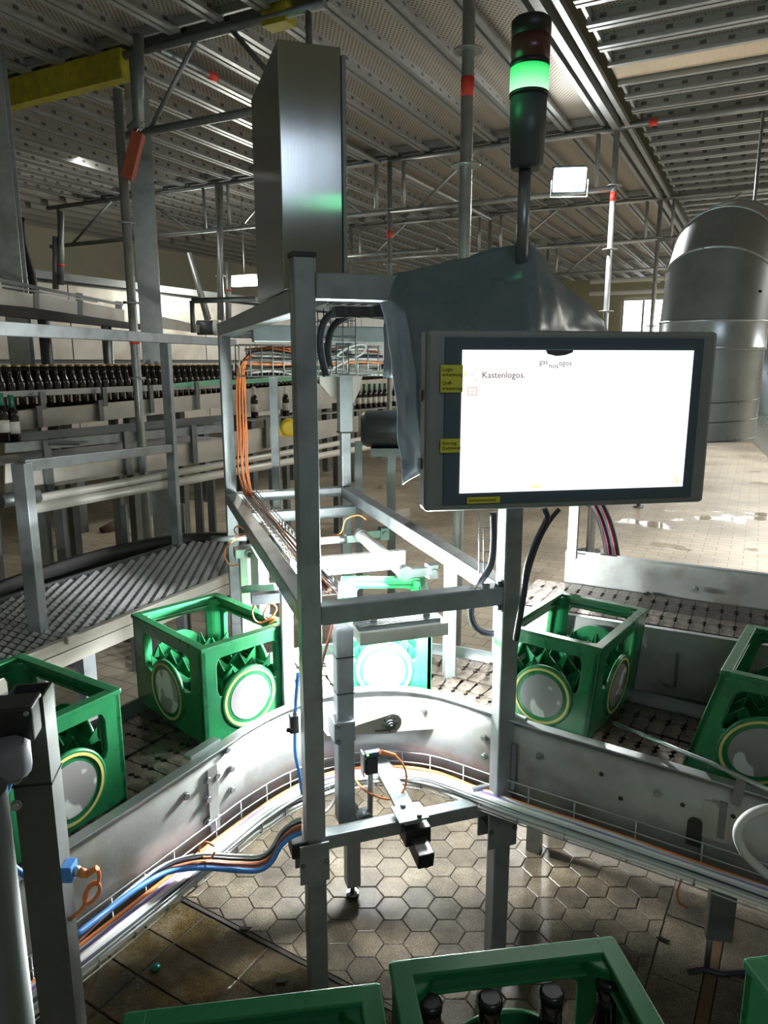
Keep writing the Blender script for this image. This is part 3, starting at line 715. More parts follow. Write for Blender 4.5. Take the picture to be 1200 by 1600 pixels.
l2b = thing('left_light_panel', 'upright white lamp on the left side of the frame', 'lamp', at_frame(405, 900, .9))
qa = at_frame(405, 905, .80); b = MB(); b.box(qa, (.03, .20, .20), FX); b.build('housing', WHITE, l2b)
b = MB(); b.box(qa + FR * .017, (.004, .19, .19), FX); b.build('diffuser', LED, l2b)
def tubelamp(nm, lab, p, q, r=.030):
    t = thing(nm, lab, 'lamp', (p + q) / 2); d = (q - p).normalized()
    MB().tube(p, q, r, 20).build('lamp_tube', mat('frosted lamp tube', (.75, .78, .78), .35, .1), t)
    MB().tube(p - d * .03, p, r * 1.15, 20).build('end_cap', STEELD, t); MB().tube(q, q + d * .03, r * 1.15, 20).build('end_cap', STEELD, t)
    for e in (p - d * .02, q + d * .02):
        b = MB(); b.bar(e, e + FR * .10, .02, .03); b.box(e + FR * .10, (.035, .04, .05), FX); b.tube(e + FR * .10 - FD * .03, e + FR * .10 + FD * .03, .012, 12)
        b.build('clamp', STEELD, t)
    return t
tubelamp('tube_lamp', 'long white tube lamp slanting along the right side inside the frame', at_frame(566, 838, 1.05), at_frame(630, 893, .62), .024)
t = tubelamp('tube_lamp', 'grey tube crossing the back of the frame above the lamp panel', at_frame(452, 849, 1.12), at_frame(530, 843, 1.12), .016)
b = MB(); b.tube(at_frame(330, 842, 1.25), at_frame(385, 841, 1.2), .012, 12); tag(b.build('cross_tube', STEEL), 'thin steel tube sticking out left of the frame over the mesh belt', 'tube')
# lights at the lamps, plus one added near the right-hand tube
cF = at_frame(600, 1040, .2)
area('bar_glow', (la + lb) / 2 - ZU * .03 + FD * .05, (la + lb) / 2 - ZU * .30 + FD * .55, .30, .05, 30, (.97, 1, .97))
area('panel_glow', (pa + pb) / 2 - FD * .03, (pa + pb) / 2 - FD * .8 - ZU * .35, .34, .08, 60, (.97, 1, .97))
area('crate_fill', at_frame(640, 900, .50), at_frame(300, 1200, .2), .30, .06, 170, (.97, 1, .97))  # added light aimed left, brightens the right face of the left crate
area('side_glow', qa + FR * .03, qa + FR * .5 - ZU * .2, .19, .19, 10, (.97, 1, .97))
# camera and valve hardware on the left side of the frame
hv = thing('valve_block', 'pale aluminium rail with clamps beside the left frame post', 'bracket', (PD.x, PD.y, .8))
q = at_frame(394, 920, .95)
b = MB(); b.box(q, (.09, .05, .34), FX); b.build('rail', mat('anodised aluminium', (.70, .72, .72), .3, .6), hv, bevel=.003)
b = MB(); b.box(q - FD * .027 + ZU * .02, (.012, .003, .30), FX); b.box(q - FD * .027 + FR * .03, (.008, .003, .30), FX); b.build('groove', STEELD, hv)
q2 = at_frame(387, 862, .93); b = MB(); b.box(q2, (.10, .06, .035), FX); b.tube(q2 - FD * .045 , q2 + FD * .03, .016, 16); b.build('clamp', STEEL, hv, bevel=.003)
b = MB(); b.tube(q2 - FD * .046, q2 - FD * .0455, .010, 14); b.build('bore', BLACK, hv)
q3 = at_frame(415, 933, .62); b = MB(); b.box(q3, (.09, .06, .03), FX); b.tube(q3 - FD * .045, q3, .014, 16); b.build('clamp', STEELD, hv, bevel=.003)
b = MB(); b.bar(at_frame(380, 921, .7), at_frame(432, 916, .6), .02, .022); b.build('cross_bar', STEELD, hv)
def cable(name, lab, pts, r, m_, group=None, cat='cable', n=5, sides=7):
    o = MB(); o.path(spl(pts, n), r, sides); o = o.build(name, m_); return tag(o, lab, cat, group)
for i, (pp, lab) in enumerate([
    ([(381, 828), (372, 822), (366, 828), (372, 836), (386, 834)], 'small orange cable coil on the left frame post'),
    ([(386, 833), (368, 842), (353, 858), (352, 872), (362, 884), (378, 880), (398, 874)], 'orange cable bowing out left of the frame above the mesh belt'),
    ([(407, 932), (398, 945), (394, 958), (400, 971), (412, 972), (426, 962), (432, 950), (422, 943), (412, 958), (416, 968), (430, 966)], 'looped orange cables hanging over the left crate corner'),
    ([(433, 965), (421, 975), (422, 985), (432, 990), (434, 980), (418, 984), (402, 985), (398, 996), (412, 1003), (426, 996), (434, 985)], 'lowest orange cable loop over the lit crate rim')]):
    cable('sensor_cable', lab, [at_frame(x, y, .95 if i < 2 else .34) for x, y in pp], .0028, ORANGE)
cable('sensor_cable', 'orange cable laid along the tube across the back of the frame', [at_frame(x, y, 1.14) for x, y in ((452, 842), (490, 840), (530, 835), (540, 812), (560, 805), (572, 812))], .003, ORANGE)
# ================================================================== MONITOR
MX = Vector((.458, .080, 0)).normalized(); MN = Vector((MX.y, -MX.x, 0))        # across, towards the viewer
MC = Vector((.374, 1.403, 1.687)); MAX = (MX, MN, ZU)
def mp(x, z, y=0.): return MC + MX * x + ZU * z + MN * y
mo = thing('monitor', 'wide grey industrial touch monitor with a glaring white screen and yellow labels', 'monitor', MC - ZU * .17)
X0, X1, ZB, ZTp = -.300, .287, -.170, .170
b = MB(); b.box(mp((X0 + X1) / 2, 0, -.030), (X1 - X0, .050, ZTp - ZB), MAX); b.build('housing', mat('monitor housing paint', (.24, .27, .285), .42, .3, .08, 10), mo, bevel=.008)
b = MB(); b.box(mp((X0 + X1) / 2, -.0, -.085), (X1 - X0 - .03, .07, ZTp - ZB - .05), MAX); b.build('rear_cover', DGREY, mo, bevel=.01)
b = MB(); b.box(mp(-.005, .0, -.0030), (.520, .004, .314), MAX); b.build('glass_bezel', mat('dark slate bezel', (.065, .10, .135), .38), mo, bevel=.001)
b = MB(); b.box(mp(0, 0, -.0005), (.466, .002, .268), MAX); b.build('screen', mat('lit white screen', (1, 1, 1), .4, emit=1.15, ecol=(1, 1, 1)), mo)
SF = .0012
WASH = mat('washed-out screen ink', (.32, .20, .21), .9, emit=.08, ecol=(1, .7, .7))
text('Kastenlogos.', .0165, mp(-.195, .088, SF), MX, ZU, WASH, mo, align='LEFT')
WASH2 = mat('grey screen ink', (.32, .30, .31), .9, emit=.10, ecol=(.8, .8, .8))
text('gas', .014, mp(-.075, .112, SF), MX, ZU, WASH2, mo); text('nos', .014, mp(-.055, .105, SF), MX, ZU, WASH2, mo); text('ogos', .014, mp(-.032, .110, SF), MX, ZU, WASH2, mo)
b = MB(); b.prism([mp(x, z, SF) for x, z in ((-.072, .134), (-.068, .127), (-.050, .123), (-.032, .125), (-.018, .130), (-.017, .134))], MN * .0004); b.build('dark_smudge', mat('smudge', (.06, .08, .10), .6), mo)
SY = mat('screen yellow', (.8, .75, .2), .8, emit=.9, ecol=(1, .95, .4)); SG = mat('screen green', (.2, .6, .3), .8, emit=.7, ecol=(.4, .9, .5)); SR = mat('screen red', (.8, .3, .2), .8, emit=.75, ecol=(1, .5, .4))
def flat(name, x, z, w, h, m_): bb = MB(); bb.box(mp(x, z, SF), (w, .0004, h), MAX); return bb.build(name, m_, mo)
flat('screen_icon', -.228, .090, .006, .008, SY); flat('screen_icon', .218, -.122, .007, .014, SY); flat('screen_icon', -.080, -.125, .022, .005, SY)
b = MB()
for (x, z, w, h) in ((-.213, .066, .018, .002), (-.213, .052, .018, .002), (-.221, .059, .002, .015), (-.205, .059, .002, .015), (-.213, .059, .010, .0015), (-.213, .059, .0015, .012)): b.box(mp(x, z, SF), (w, .0004, h), MAX)
b.build('red_grid_icon', SR, mo)
for z in (.078, .050):
    b = MB(); b.prism([mp(-.209 + x, z + y, SF + .0003) for x, y in ((0, .002), (.003, -.002), (.009, .006), (.003, .001))], MN * .0003); b.build('tick_icon', SG, mo)
flat('screen_icon', -.214, .090, .008, .001, WASH2); flat('screen_icon', -.210, .096, .001, .006, WASH2)
def label_tag(x, z, w, h, lines, sz):
    bb = MB(); bb.box(mp(x, z, .0012), (w, .0012, h), MAX); o = bb.build('label_sticker', STICK, mo)
    for i, t in enumerate(lines):
        text(t, sz, mp(x - w / 2 + .003, z + (len(lines) - 1) * sz * .52 - i * sz * 1.04, .0019), MX, ZU, INK, o, align='LEFT')
label_tag(-.253, .094, .042, .026, ('Logo-', 'erkennung'), .0092)
label_tag(-.253, .069, .042, .024, ('Griff-', 'erkennung'), .0092)
label_tag(-.2535, -.042, .038, .026, ('Störung', 'Quittieren'), .0088)
label_tag(-.185, -.1485, .066, .012, ('Sortenwechsel',), .0092)
b = MB()
for z in (.05, -.08): b.box(mp(X0 - .001, z, -.04), (.004, .018, .02), MAX)
b.build('side_latch', DGREY, mo)
b = MB(); b.bar(mp(.0, .02, -.12), Vector((PB.x, PB.y, 1.70)), .07, .07); b.box(mp(0, 0, -.118), (.12, .012, .12), MAX); b.build('mounting_arm', FRAME, mo)
# ================================================================== TARPAULIN
def tp(px, py, y): return aty(px, py, y)
cols = [
  [(600, 432, 1.86), (594, 470, 1.84), (608, 520, 1.80), (615, 600, 1.76), (622, 690, 1.72), (630, 757, 1.70)],
  [(614, 426, 1.80), (618, 470, 1.74), (622, 520, 1.70), (630, 600, 1.68), (640, 680, 1.66), (652, 742, 1.64)],
  [(640, 420, 1.78), (634, 462, 1.70), (640, 515, 1.66), (650, 600, 1.62), (660, 680, 1.60), (672, 735, 1.60)],
  [(700, 407, 1.77), (700, 455, 1.68), (700, 510, 1.63), (700, 580, 1.60), (700, 660, 1.58), (700, 720, 1.58)],
  [(765, 391, 1.75), (765, 445, 1.66), (765, 510, 1.60), (765, 560, 1.58), (765, 620, 1.57), (765, 680, 1.57)],
  [(815, 378, 1.73), (822, 440, 1.62), (828, 510, 1.57), (828, 560, 1.56), (828, 620, 1.56), (828, 660, 1.56)],
  [(828, 377, 1.73), (842, 440, 1.63), (845, 510, 1.60), (845, 560, 1.60), (845, 620, 1.60), (845, 650, 1.60)],
  [(868, 425, 1.76), (873, 465, 1.70), (880, 512, 1.68), (880, 560, 1.67), (880, 600, 1.67), (880, 640, 1.67)],
  [(905, 463, 1.82), (912, 490, 1.80), (918, 515, 1.78), (920, 560, 1.76), (920, 600, 1.76), (920, 640, 1.76)],
  [(946, 505, 1.92), (948, 515, 1.92), (950, 530, 1.90), (950, 560, 1.88), (950, 600, 1.88), (950, 640, 1.88)]]
tb = MB()
nr = 6
grid = [[tp(*c) for c in col] for col in cols]
for g_ in grid: tb.v += g_
nc_ = len(grid)
for i in range(nc_ - 1):
    for j in range(nr - 1): tb.face([i * nr + j, (i + 1) * nr + j, (i + 1) * nr + j + 1, i * nr + j + 1], True)
# back slope: from the ridge down behind
bs = len(tb.v)
for g_ in grid:
    p = g_[0]; tb.v.append(p + Vector((0, .16, -.04))); tb.v.append(p + Vector((0, .26, -.25)))
for i in range(nc_ - 1):
    tb.face([i * nr, bs + 2 * i, bs + 2 * (i + 1), (i + 1) * nr], True); tb.face([bs + 2 * i, bs + 2 * i + 1, bs + 2 * i + 3, bs + 2 * i + 2], True)
to = tb.build('tarpaulin', TARP); tag(to, 'blue grey tarpaulin draped over the box behind the monitor', 'tarpaulin')
for e in to.data.edges: pass
ss = to.modifiers.new('sub', 'SUBSURF'); ss.levels = 2; ss.render_levels = 3; ss.subdivision_type = 'SIMPLE'
tx = bpy.data.textures.new('folds', 'CLOUDS'); tx.noise_scale = .11
dm = to.modifiers.new('folds', 'DISPLACE'); dm.texture = tx; dm.strength = .022; dm.mid_level = .5
so = to.modifiers.new('thick', 'SOLIDIFY'); so.thickness = .002
# what it hides: the terminal box on the frame
tbx = thing('terminal_box', 'dark terminal box mostly hidden under the tarpaulin', 'box', aty(760, 560, 1.95) - ZU * .1)
MB().box(aty(745, 500, 1.92), (.30, .18, .20), MAX).build('box_body', DGREY, tbx, bevel=.006)
# pale tube seen beside the flap
# ================================================================== SIGNAL TOWER
TY = 1.68
st = thing('signal_tower', 'stack signal light, green lit below dark red, on a thin pole', 'signal light', aty(815, 420, TY))
tw0 = aty(819, 265, TY); zt = [aty(820, y, TY).z for y in (265, 262, 152, 146, 107, 98, 78, 60, 34, 30)]
bx = Vector((tw0.x + .004, TY, 0))
MB().tube(aty(814, 425, TY), Vector((bx.x - .002, TY, zt[0] + .01)), .0135, 18).build('pole', mat('satin pole', (.25, .28, .33), .35, .7), st)
b = MB(); b.lathe([(.030, zt[0]), (.036, zt[1] + .004), (.0375, zt[1] + .06), (.0385, zt[1] + .062), (.0385, zt[2])], 32, bx); b.build('base_module', DGREY, st)
b = MB(); b.lathe([(.041, zt[2]), (.041, zt[3])], 32, bx); b.build('collar', BLACK, st)
b = MB(); b.lathe([(.0405, zt[3]), (.0405, zt[4])], 32, bx); GLM = mat('lit green lens', (.02, .5, .12), .3, emit=1.0)
_t = GLM.node_tree; _tc = _t.nodes.new('ShaderNodeTexCoord'); _s = _t.nodes.new('ShaderNodeSeparateXYZ'); _r = _t.nodes.new('ShaderNodeValToRGB'); _mr = _t.nodes.new('ShaderNodeMapRange')
_z0 = (zt[3] - OM[st.name].translation.z); _z1 = (zt[4] - OM[st.name].translation.z)
_t.links.new(_tc.outputs['Object'], _s.inputs[0]); _t.links.new(_s.outputs[2], _mr.inputs[0]); _mr.inputs[1].default_value = _z0; _mr.inputs[2].default_value = _z1; _t.links.new(_mr.outputs[0], _r.inputs[0])
_e = _r.color_ramp.elements; _e[0].color = (.55, 1, .65, 1); _e[1].color = (.01, .55, .10, 1); _e[1].position = 1; _x = _e.new(.55); _x.color = (.16, 1, .30, 1)
_t.links.new(_r.outputs[0], _t.nodes['Principled BSDF'].inputs['Emission Color'])
b.build('green_lens', GLM, st)
b = MB(); b.lathe([(.0408, zt[4]), (.0408, zt[5])], 32, bx); b.build('collar', BLACK, st)
b = MB(); b.lathe([(.0405, zt[5]), (.0405, zt[7])], 32, bx); b.build('red_lens', mat('unlit dark red lens', (.075, .022, .022), .3), st)
b = MB(); b.lathe([(.0412, zt[7]), (.0412, zt[8]), (.036, zt[9]), (.0, zt[9] + .002)], 32, bx); b.build('top_cap', BLACK, st)
gl = bpy.data.lights.new('green_glow', 'POINT'); gl.energy = .12; gl.color = (.1, 1, .3); gl.shadow_soft_size = .03
go = bpy.data.objects.new('green_glow', gl); COL.objects.link(go); go.location = Vector((bx.x - .09, TY - .03, (zt[3] + zt[4]) / 2))
# ================================================================== CONTROL CABINET on the frame
CA = PA + FD * .42                            # near left vertical edge of the cabinet
def face_x(px, py, base, dirv):               # where a ray meets the vertical plane base + s*dirv
    r = ray(px, py); den = r.x * dirv.y - r.y * dirv.x; t = (base.x * dirv.y - base.y * dirv.x) / den
    return Vector((0, 0, CAM_H)) + r * t
k0 = face_x(438, 250, CA, FR); k1 = face_x(541, 250, CA, FR); ztc = face_x(440, 61, CA, FR).z; zbc = ZR + .03
k2 = face_x(397, 300, k0, FD)
wC = (k1 - k0).dot(FR); dC = (k2 - k0).dot(FD)
cab = thing('control_cabinet', 'tall narrow brushed stainless cabinet standing on top of the frame', 'cabinet', (k0.x, k0.y, zbc))
BRUSH = mat('brushed stainless cabinet', (.46, .50, .54), .20, 1, .06, 3, .012, 300, streak=(1, 1, .03))
_t = BRUSH.node_tree; _b = _t.nodes['Principled BSDF']; _b.inputs['Anisotropic'].default_value = .96
_g = _t.nodes.new('ShaderNodeTangent'); _g.direction_type = 'RADIAL'; _g.axis = 'Z'; _t.links.new(_g.outputs[0], _b.inputs['Tangent'])
cmid = k0 + FR * (wC - .012) / 2 + FD * dC / 2; cmid.z = (ztc + zbc) / 2
b = MB(); b.box(cmid, (wC - .012, dC, ztc - zbc), FX); b.build('cabinet_body', BRUSH, cab, bevel=.003)
b = MB(); q = k0 + FR * (wC - .006) + FD * dC / 2; q.z = cmid.z - .01; b.box(q, (.012, dC + .012, ztc - zbc - .02), FX); b.build('door', STEELD, cab, bevel=.002)
b = MB(); q = face_x(468, 399, CA, FR) - FD * .012; b.box(q, (.030, .022, .014), FX); b.build('latch', BLACK, cab, bevel=.003)
b = MB()
for s_ in (.03, wC - .05): b.box(k0 + FR * s_ + FD * dC / 2 + ZU * (zbc - k0.z - .02), (.03, dC + .02, .03), FX)
b.build('base_rail', FRAME, cab)
# ================================================================== WIRE BASKETS AND CABLES ON THE FRAME
def basket(nm, lab, p, q, w, h, step, r=.0022, side=None):
    """U-shaped wire basket from p to q (bottom centre line)"""
    t = thing(nm, lab, 'cable tray', p); d = (q - p); L_ = d.length; d.normalize(); s_ = side or d.cross(ZU).normalized(); u = s_.cross(d).normalized()
    if u.z < 0: u = -u
    b = MB(); rows = [(-.5, 0), (-.5, .5), (-.5, 1), (.5, 0), (.5, .5), (.5, 1), (-.17, 0), (.17, 0)]
    for a, c in rows: b.tube(p + s_ * a * w + u * c * h, q + s_ * a * w + u * c * h, r, 6)
    b.build('long_wire', GALV, t)
    n = int(L_ / step)
    for k in range(n + 1):
        c = p + d * (k * L_ / n); b = MB(); b.path([c - s_ * w / 2 + u * h, c - s_ * w / 2, c + s_ * w / 2, c + s_ * w / 2 + u * h], r, 5); b.build('cross_wire', GALV, t)
    return t
tz = 1.745; t0 = face_x(372, 588, PA + FD * 1.45, FR); t1 = face_x(600, 580, PA + FD * 1.45, FR); t0.z = t1.z = t0.z
basket('wire_basket', 'wire basket full of grey and orange cables across the top of the frame', t0, t1, .12, .13, .045, .0028)
rb = random.Random(3)
for k in range(16):
    a = rb.uniform(-.05, .05); c = rb.uniform(.008, .11); col = [GREYC, GREYC, BLKC, GREYC, ORANGE, BLKC][k % 6]
    pts = [t0 + FD * a + ZU * c + FR * (.03 + .01 * rb.random())]
    for s_ in (.2, .4, .6, .8, .97): pts.append(t0.lerp(t1, s_) + FD * (a + rb.uniform(-.012, .012)) + ZU * min(.12, max(.006, c + rb.uniform(-.012, .012))))
    nm_ = {id(GREYC): 'grey', id(BLKC): 'black', id(ORANGE): 'orange'}[id(col)]
    cable('basket_cable', nm_ + ' cable lying in the wire basket at the top of the frame', pts, .0068, col, 'cables in the top basket', n=3, sides=6)
for k in range(7):                            # orange bundle bending down the far left post
    a = k * .008 - .024; ph = rb.uniform(-.004, .004)
    px = [(455, 548 + k), (420, 542 + k * 1.5), (392 + k, 552), (374 + k * 1.5, 572), (370 + k * 2.2, 600), (370 + k * 2.6 + 2 * math.sin(k * 3), 640), (371 + k * 2.5, 680), (372 + k * 2.4 - 2 * math.sin(k * 2), 735), (383 + k * 2, 775)]
    pts = [face_x(x, y, PA + FD * ((1.42 if i < 4 else 1.55) + ph * 3), FR) for i, (x, y) in enumerate(px)]
    cable('orange_cable', 'orange cable in the bundle running down the far left frame post', pts, .0036, ORANGE, 'orange cables down the frame post', n=4, sides=6)
b0 = PD + FR * .075 - FD * .06 + ZU * (Z1 + .012); b1 = PA + FR * .075 + FD * .10 + ZU * (Z1 + .012)
basket('wire_basket', 'long narrow wire basket beside the left beam of the frame, sloping into the distance', b0, b1, .055, .035, .06, .0018)
for k in range(7):
    col = [ORANGE, BLKC, mat('red brown cable jacket', (.30, .10, .07), .5), BLKC, ORANGE, GREYC, BLKC][k]; a = -.02 + .0065 * k
    pts = [b0.lerp(b1, s_) + FR * (a + rb.uniform(-.004, .004)) + ZU * (.008 + rb.uniform(0, .012)) for s_ in (0, .2, .4, .6, .8, 1)]
    cable('beam_cable', 'thin cable in the narrow basket beside the left beam', pts, .004, col, 'cables in the beam basket', n=3, sides=6)
for i, (px, y_, lab) in enumerate([
    ([(600, 480), (560, 478), (530, 484), (508, 500), (500, 530), (503, 560), (510, 588)], .55, 'thick black hose arching beside the near left post'),
    ([(600, 492), (560, 490), (535, 498), (518, 515), (512, 545), (516, 575)], .62, 'inner thick black hose arching beside the near left post')]):
    cable('black_hose', lab, [face_x(x, y, PA + FD * y_, FR) for x, y in px], .011, BLKC, cat='hose', sides=10)
for i, (px, lab) in enumerate([([(520, 560), (540, 545), (560, 538), (572, 540), (566, 552), (545, 562), (520, 575)], 'grey cable loop in the open basket end'), ([(505, 520), (530, 528), (560, 530), (590, 522)], 'grey cable sagging below the tarpaulin edge')]):
    cable('grey_cable', lab, [face_x(x, y, PA + FD * 1.3, FR) for x, y in px], .006, GREYC)
tg = thing('wire_basket', 'short hanging wire basket between the near post and the tarpaulin', 'cable tray', face_x(550, 588, PA + FD * .9, FR))
g0 = face_x(498, 588, PA + FD * .9, FR); g1 = face_x(556, 585, PA + FD * .9, FR); g0.z = g1.z; gh = face_x(556, 480, PA + FD * .9, FR).z - g0.z
b = MB()
for z in (0, .06, gh * .55, gh * .8): b.tube(g0 + ZU * z, g1 + ZU * z, .0024, 6); b.tube(g0 + ZU * z + FD * .1, g1 + ZU * z + FD * .1, .0024, 6)
b.build('long_wire', STEELD, tg)
for s_ in (0, .33, .66, 1): q = g0.lerp(g1, s_); MB().path([q + ZU * gh, q, q + FD * .1, q + FD * .1 + ZU * gh], .0024, 6).build('cross_wire', STEELD, tg)
# sheet shield behind
gs = MB(); pl = [(497, 545), (566, 540), (572, 560), (562, 610), (552, 630), (540, 632), (515, 618), (500, 600)]
gs.prism([face_x(x, y, PA + FD * 1.95, FR) for x, y in pl], FD * .03); tag(gs.build('sheet_guard', PALEST), 'pale rounded sheet guard behind the top basket', 'guard')
# under-deck lamp housings near the top right of the frame
dk = thing('valve_terminal', 'dark valve terminal under the top beam left of the tarpaulin', 'valve block', face_x(560, 470, PA + FD * .5, FR))
b = MB(); b.box(face_x(552, 472, PA + FD * .4, FR), (.14, .09, .016), FX); b.build('terminal_base', STEELD, dk)
b = MB()
for k in range(4): b.box(face_x(528 + 20 * k, 488, PA + FD * .4, FR), (.025, .05, .03), FX)
b.build('terminal_block', BLACK, dk)
# cables round the right post
for px, fy, r_, lab in [
    ([(771, 800), (771, 850), (766, 885), (748, 915), (737, 945), (738, 970), (752, 987), (780, 990)], 1.97, .0095, 'thick black cable looping from the monitor round the right frame post'),
    ([(850, 795), (854, 812), (836, 850), (824, 885), (818, 930), (806, 1000)], 1.80, .0085, 'thick black cable dropping from the monitor along the right side of the post'),
    ([(874, 795), (858, 815), (842, 845), (828, 885), (820, 920), (812, 950)], 1.82, .006, 'thinner black cable beside the thick one right of the post')]:
    cable('black_cable', lab, [aty(x, y, fy) for x, y in px], r_, BLKC, sides=10)
tl = thing('wire_ladder', 'thin wire ladder hanging just left of the right frame post', 'cable tray', aty(754, 900, 2.02))
b = MB()
for x in (749, 756): b.tube(aty(x, 800, 2.02), aty(x, 903, 2.02), .002, 6)
b.build('long_wire', GALV, tl)
for y in (825, 843, 862, 880): MB().tube(aty(747, y, 2.02), aty(772, y, 2.02), .002, 6).build('cross_wire', GALV, tl)
for zz in (Z1 + .03, Z1 - .035): bx_ = MB(); bolt(bx_, Vector((PB.x, PB.y, zz)) - FR * .026 - FD * .012, -FR, .010, .014); bx_.build('bolt', STEELD, fr)
# blue cable and connector behind the near left post
cc1 = thing('cable_connector', 'black cable connector half hidden behind the near left post', 'connector', at_frame(458, 1150, .06))
b = MB(); b.box(at_frame(459, 1130, .06), (.024, .025, .05), FX); b.tube(at_frame(456, 1142, .03), at_frame(448, 1140, .03), .006, 10); b.build('connector_body', BLACK, cc1, bevel=.003)
cable('blue_cable', 'blue cable hanging down behind the near left post', [at_frame(x, y, .07) for x, y in ((466, 1050), (462, 1100), (461, 1150), (462, 1180), (468, 1212), (472, 1240))], .005, BLUEC)
cable('red_cable', 'dark red cable hanging right of the near left post', [at_frame(x, y, .05) for x, y in ((520, 975), (513, 1000), (505, 1030), (500, 1060))], .004, mat('red brown cable jacket', (.30, .10, .07), .5))
cable('white_hose', 'white hose curving behind the near left post above the floor', [at_frame(x, y, .20) for x, y in ((545, 1200), (530, 1235), (515, 1262), (500, 1272))], .005, GREYC, cat='hose')
# ================================================================== CABLE TRAY ALONG THE CONVEYOR
ty = thing('cable_tray', 'galvanised wire tray following the foot of the curved side plate', 'cable tray', (0, 2.0, .5))
def tz_(i): f = i / (len(PATH) - 1); return .035 * max(0, 1 - f * 2.4) + .050 * max(0, f * 2.2 - 1.2)
def traypath(off, z): o_ = offs(PATH, off); return [Vector((p.x, p.y, z + tz_(i))) for i, p in enumerate(o_)]
for off, z in ((-.012, .590), (-.012, .556), (-.085, .548), (-.085, .515)):
    MB().path(traypath(off, z), .0022, 6).build('long_wire', GALV, ty)
acc = 0; i = 0
A_ = traypath(-.012, .592)
for i in range(1, len(PATH) - 1, 1):
    acc += (A_[i] - A_[i - 1]).length
    if acc < .085: continue
    acc = 0
    for f in (0,):
        g = lambda off, z: traypath(off, z)[i].lerp(traypath(off, z)[i + 1], f)
        MB().path([g(-.012, .590), g(-.012, .515), g(-.085, .515), g(-.085, .548)], .0022, 5).build('cross_wire', GALV, ty)
JK = [(GREYC, 'light grey'), (PURP, 'violet'), (GREYC, 'light grey'), (ORANGE, 'orange'), (BLKC, 'black'), (GREYC, 'light grey'), (WHITE, 'white'), (ORANGE, 'orange'), (GREYC, 'light grey'), (PURP, 'violet'), (WHITE, 'white'), (GREYC, 'light grey'), (BLKC, 'black'), (GREYC, 'light grey')]
for k, (m_, nm_) in enumerate(JK):
    off = -.020 - .060 * (k % 7) / 6; z = .523 + .013 * (k // 7)
    base = traypath(off, z); pts = [p + Vector((rb.uniform(-.004, .004), rb.uniform(-.004, .004), rb.uniform(-.001, .006))) for p in base[::3]]
    cable('tray_cable', nm_ + ' cable lying in the wire tray along the curved side plate', pts, rb.uniform(.0045, .0075), m_, 'cables in the conveyor tray', n=3, sides=6)
# bundle crossing from the tray to the near left post
for k, (m_, lab, r_) in enumerate([(BLUEC, 'bright blue cable sweeping out of the tray to the near left post', .0068), (ORANGE, 'upper orange cable of the bundle looping to the near left post', .0045), (BLKC, 'black cable of the bundle looping to the near left post', .0045), (ORANGE, 'lower orange cable of the bundle looping to the near left post', .0045), (GREYC, 'grey cable of the bundle looping to the near left post', .004), (mat('red brown cable jacket', (.30, .10, .07), .5), 'red brown cable of the bundle looping to the near left post', .004)]):
    d_ = [(0, 12), (0, -5), (4, -12), (3, 3), (2, -19), (5, -2)][k]
    px = [(118, 1468 if k == 0 else 1475), (160, 1432), (215, 1388), (262, 1360), (315, 1350), (368, 1352), (405, 1352), (425, 1338), (438, 1315), (455, 1300), (470, 1294)]
    ys = [1.26, 1.36, 1.46, 1.54, 1.58, 1.62, 1.64, 1.66, 1.68, 1.70, 1.72]
    pts = [aty(x, y + d_[1] * (min(1, i / 4) if k else -.6 + min(1.4, i * .3)) * .8, ys[i] - (.03 if k == 0 else .004 * k)) for i, (x, y) in enumerate(px)]
    cable('bundle_cable', lab, pts, r_, m_, n=4, sides=8)
for x, y, yy in ((357, 1340, 1.60), (415, 1338, 1.65)):
    b = MB(); c = aty(x, y + 5, yy + .02); d = Vector((1, .4, 0)).normalized()
    b.path([c + (ZU * math.cos(a) + Vector((-.37, .93, 0)) * math.sin(a)) * .022 for a in [i * math.pi / 8 for i in range(16)]], .0014, 5, closed=True)
    tag(b.build('cable_tie', WHITE), 'white cable tie round the bundle, ' + ('further from' if x < 400 else 'nearer') + ' the near left post', 'cable tie')
# orange and white hose loop in the tray, grey hose at the right
cable('orange_cable', 'thin orange cable coil resting on the tray crossing', [aty(x, y, 1.57) for x, y in ((335, 1322), (322, 1316), (312, 1325), (316, 1338), (330, 1340), (336, 1330))], .003, ORANGE)
cable('grey_hose', 'thick grey hose bending down at the right edge by the tray', [aty(x, y, 1.42) for x, y in ((1215, 1262), (1190, 1265), (1165, 1278), (1152, 1300), (1160, 1328), (1180, 1350), (1200, 1368))], .010, GREYC, cat='hose', sides=10)
cable('orange_cable', 'orange cable and clip hanging beside the right conveyor leg', [aty(x, y, 1.80) for x, y in ((1072, 1345), (1066, 1370), (1058, 1395), (1062, 1412), (1075, 1418))], .003, ORANGE)

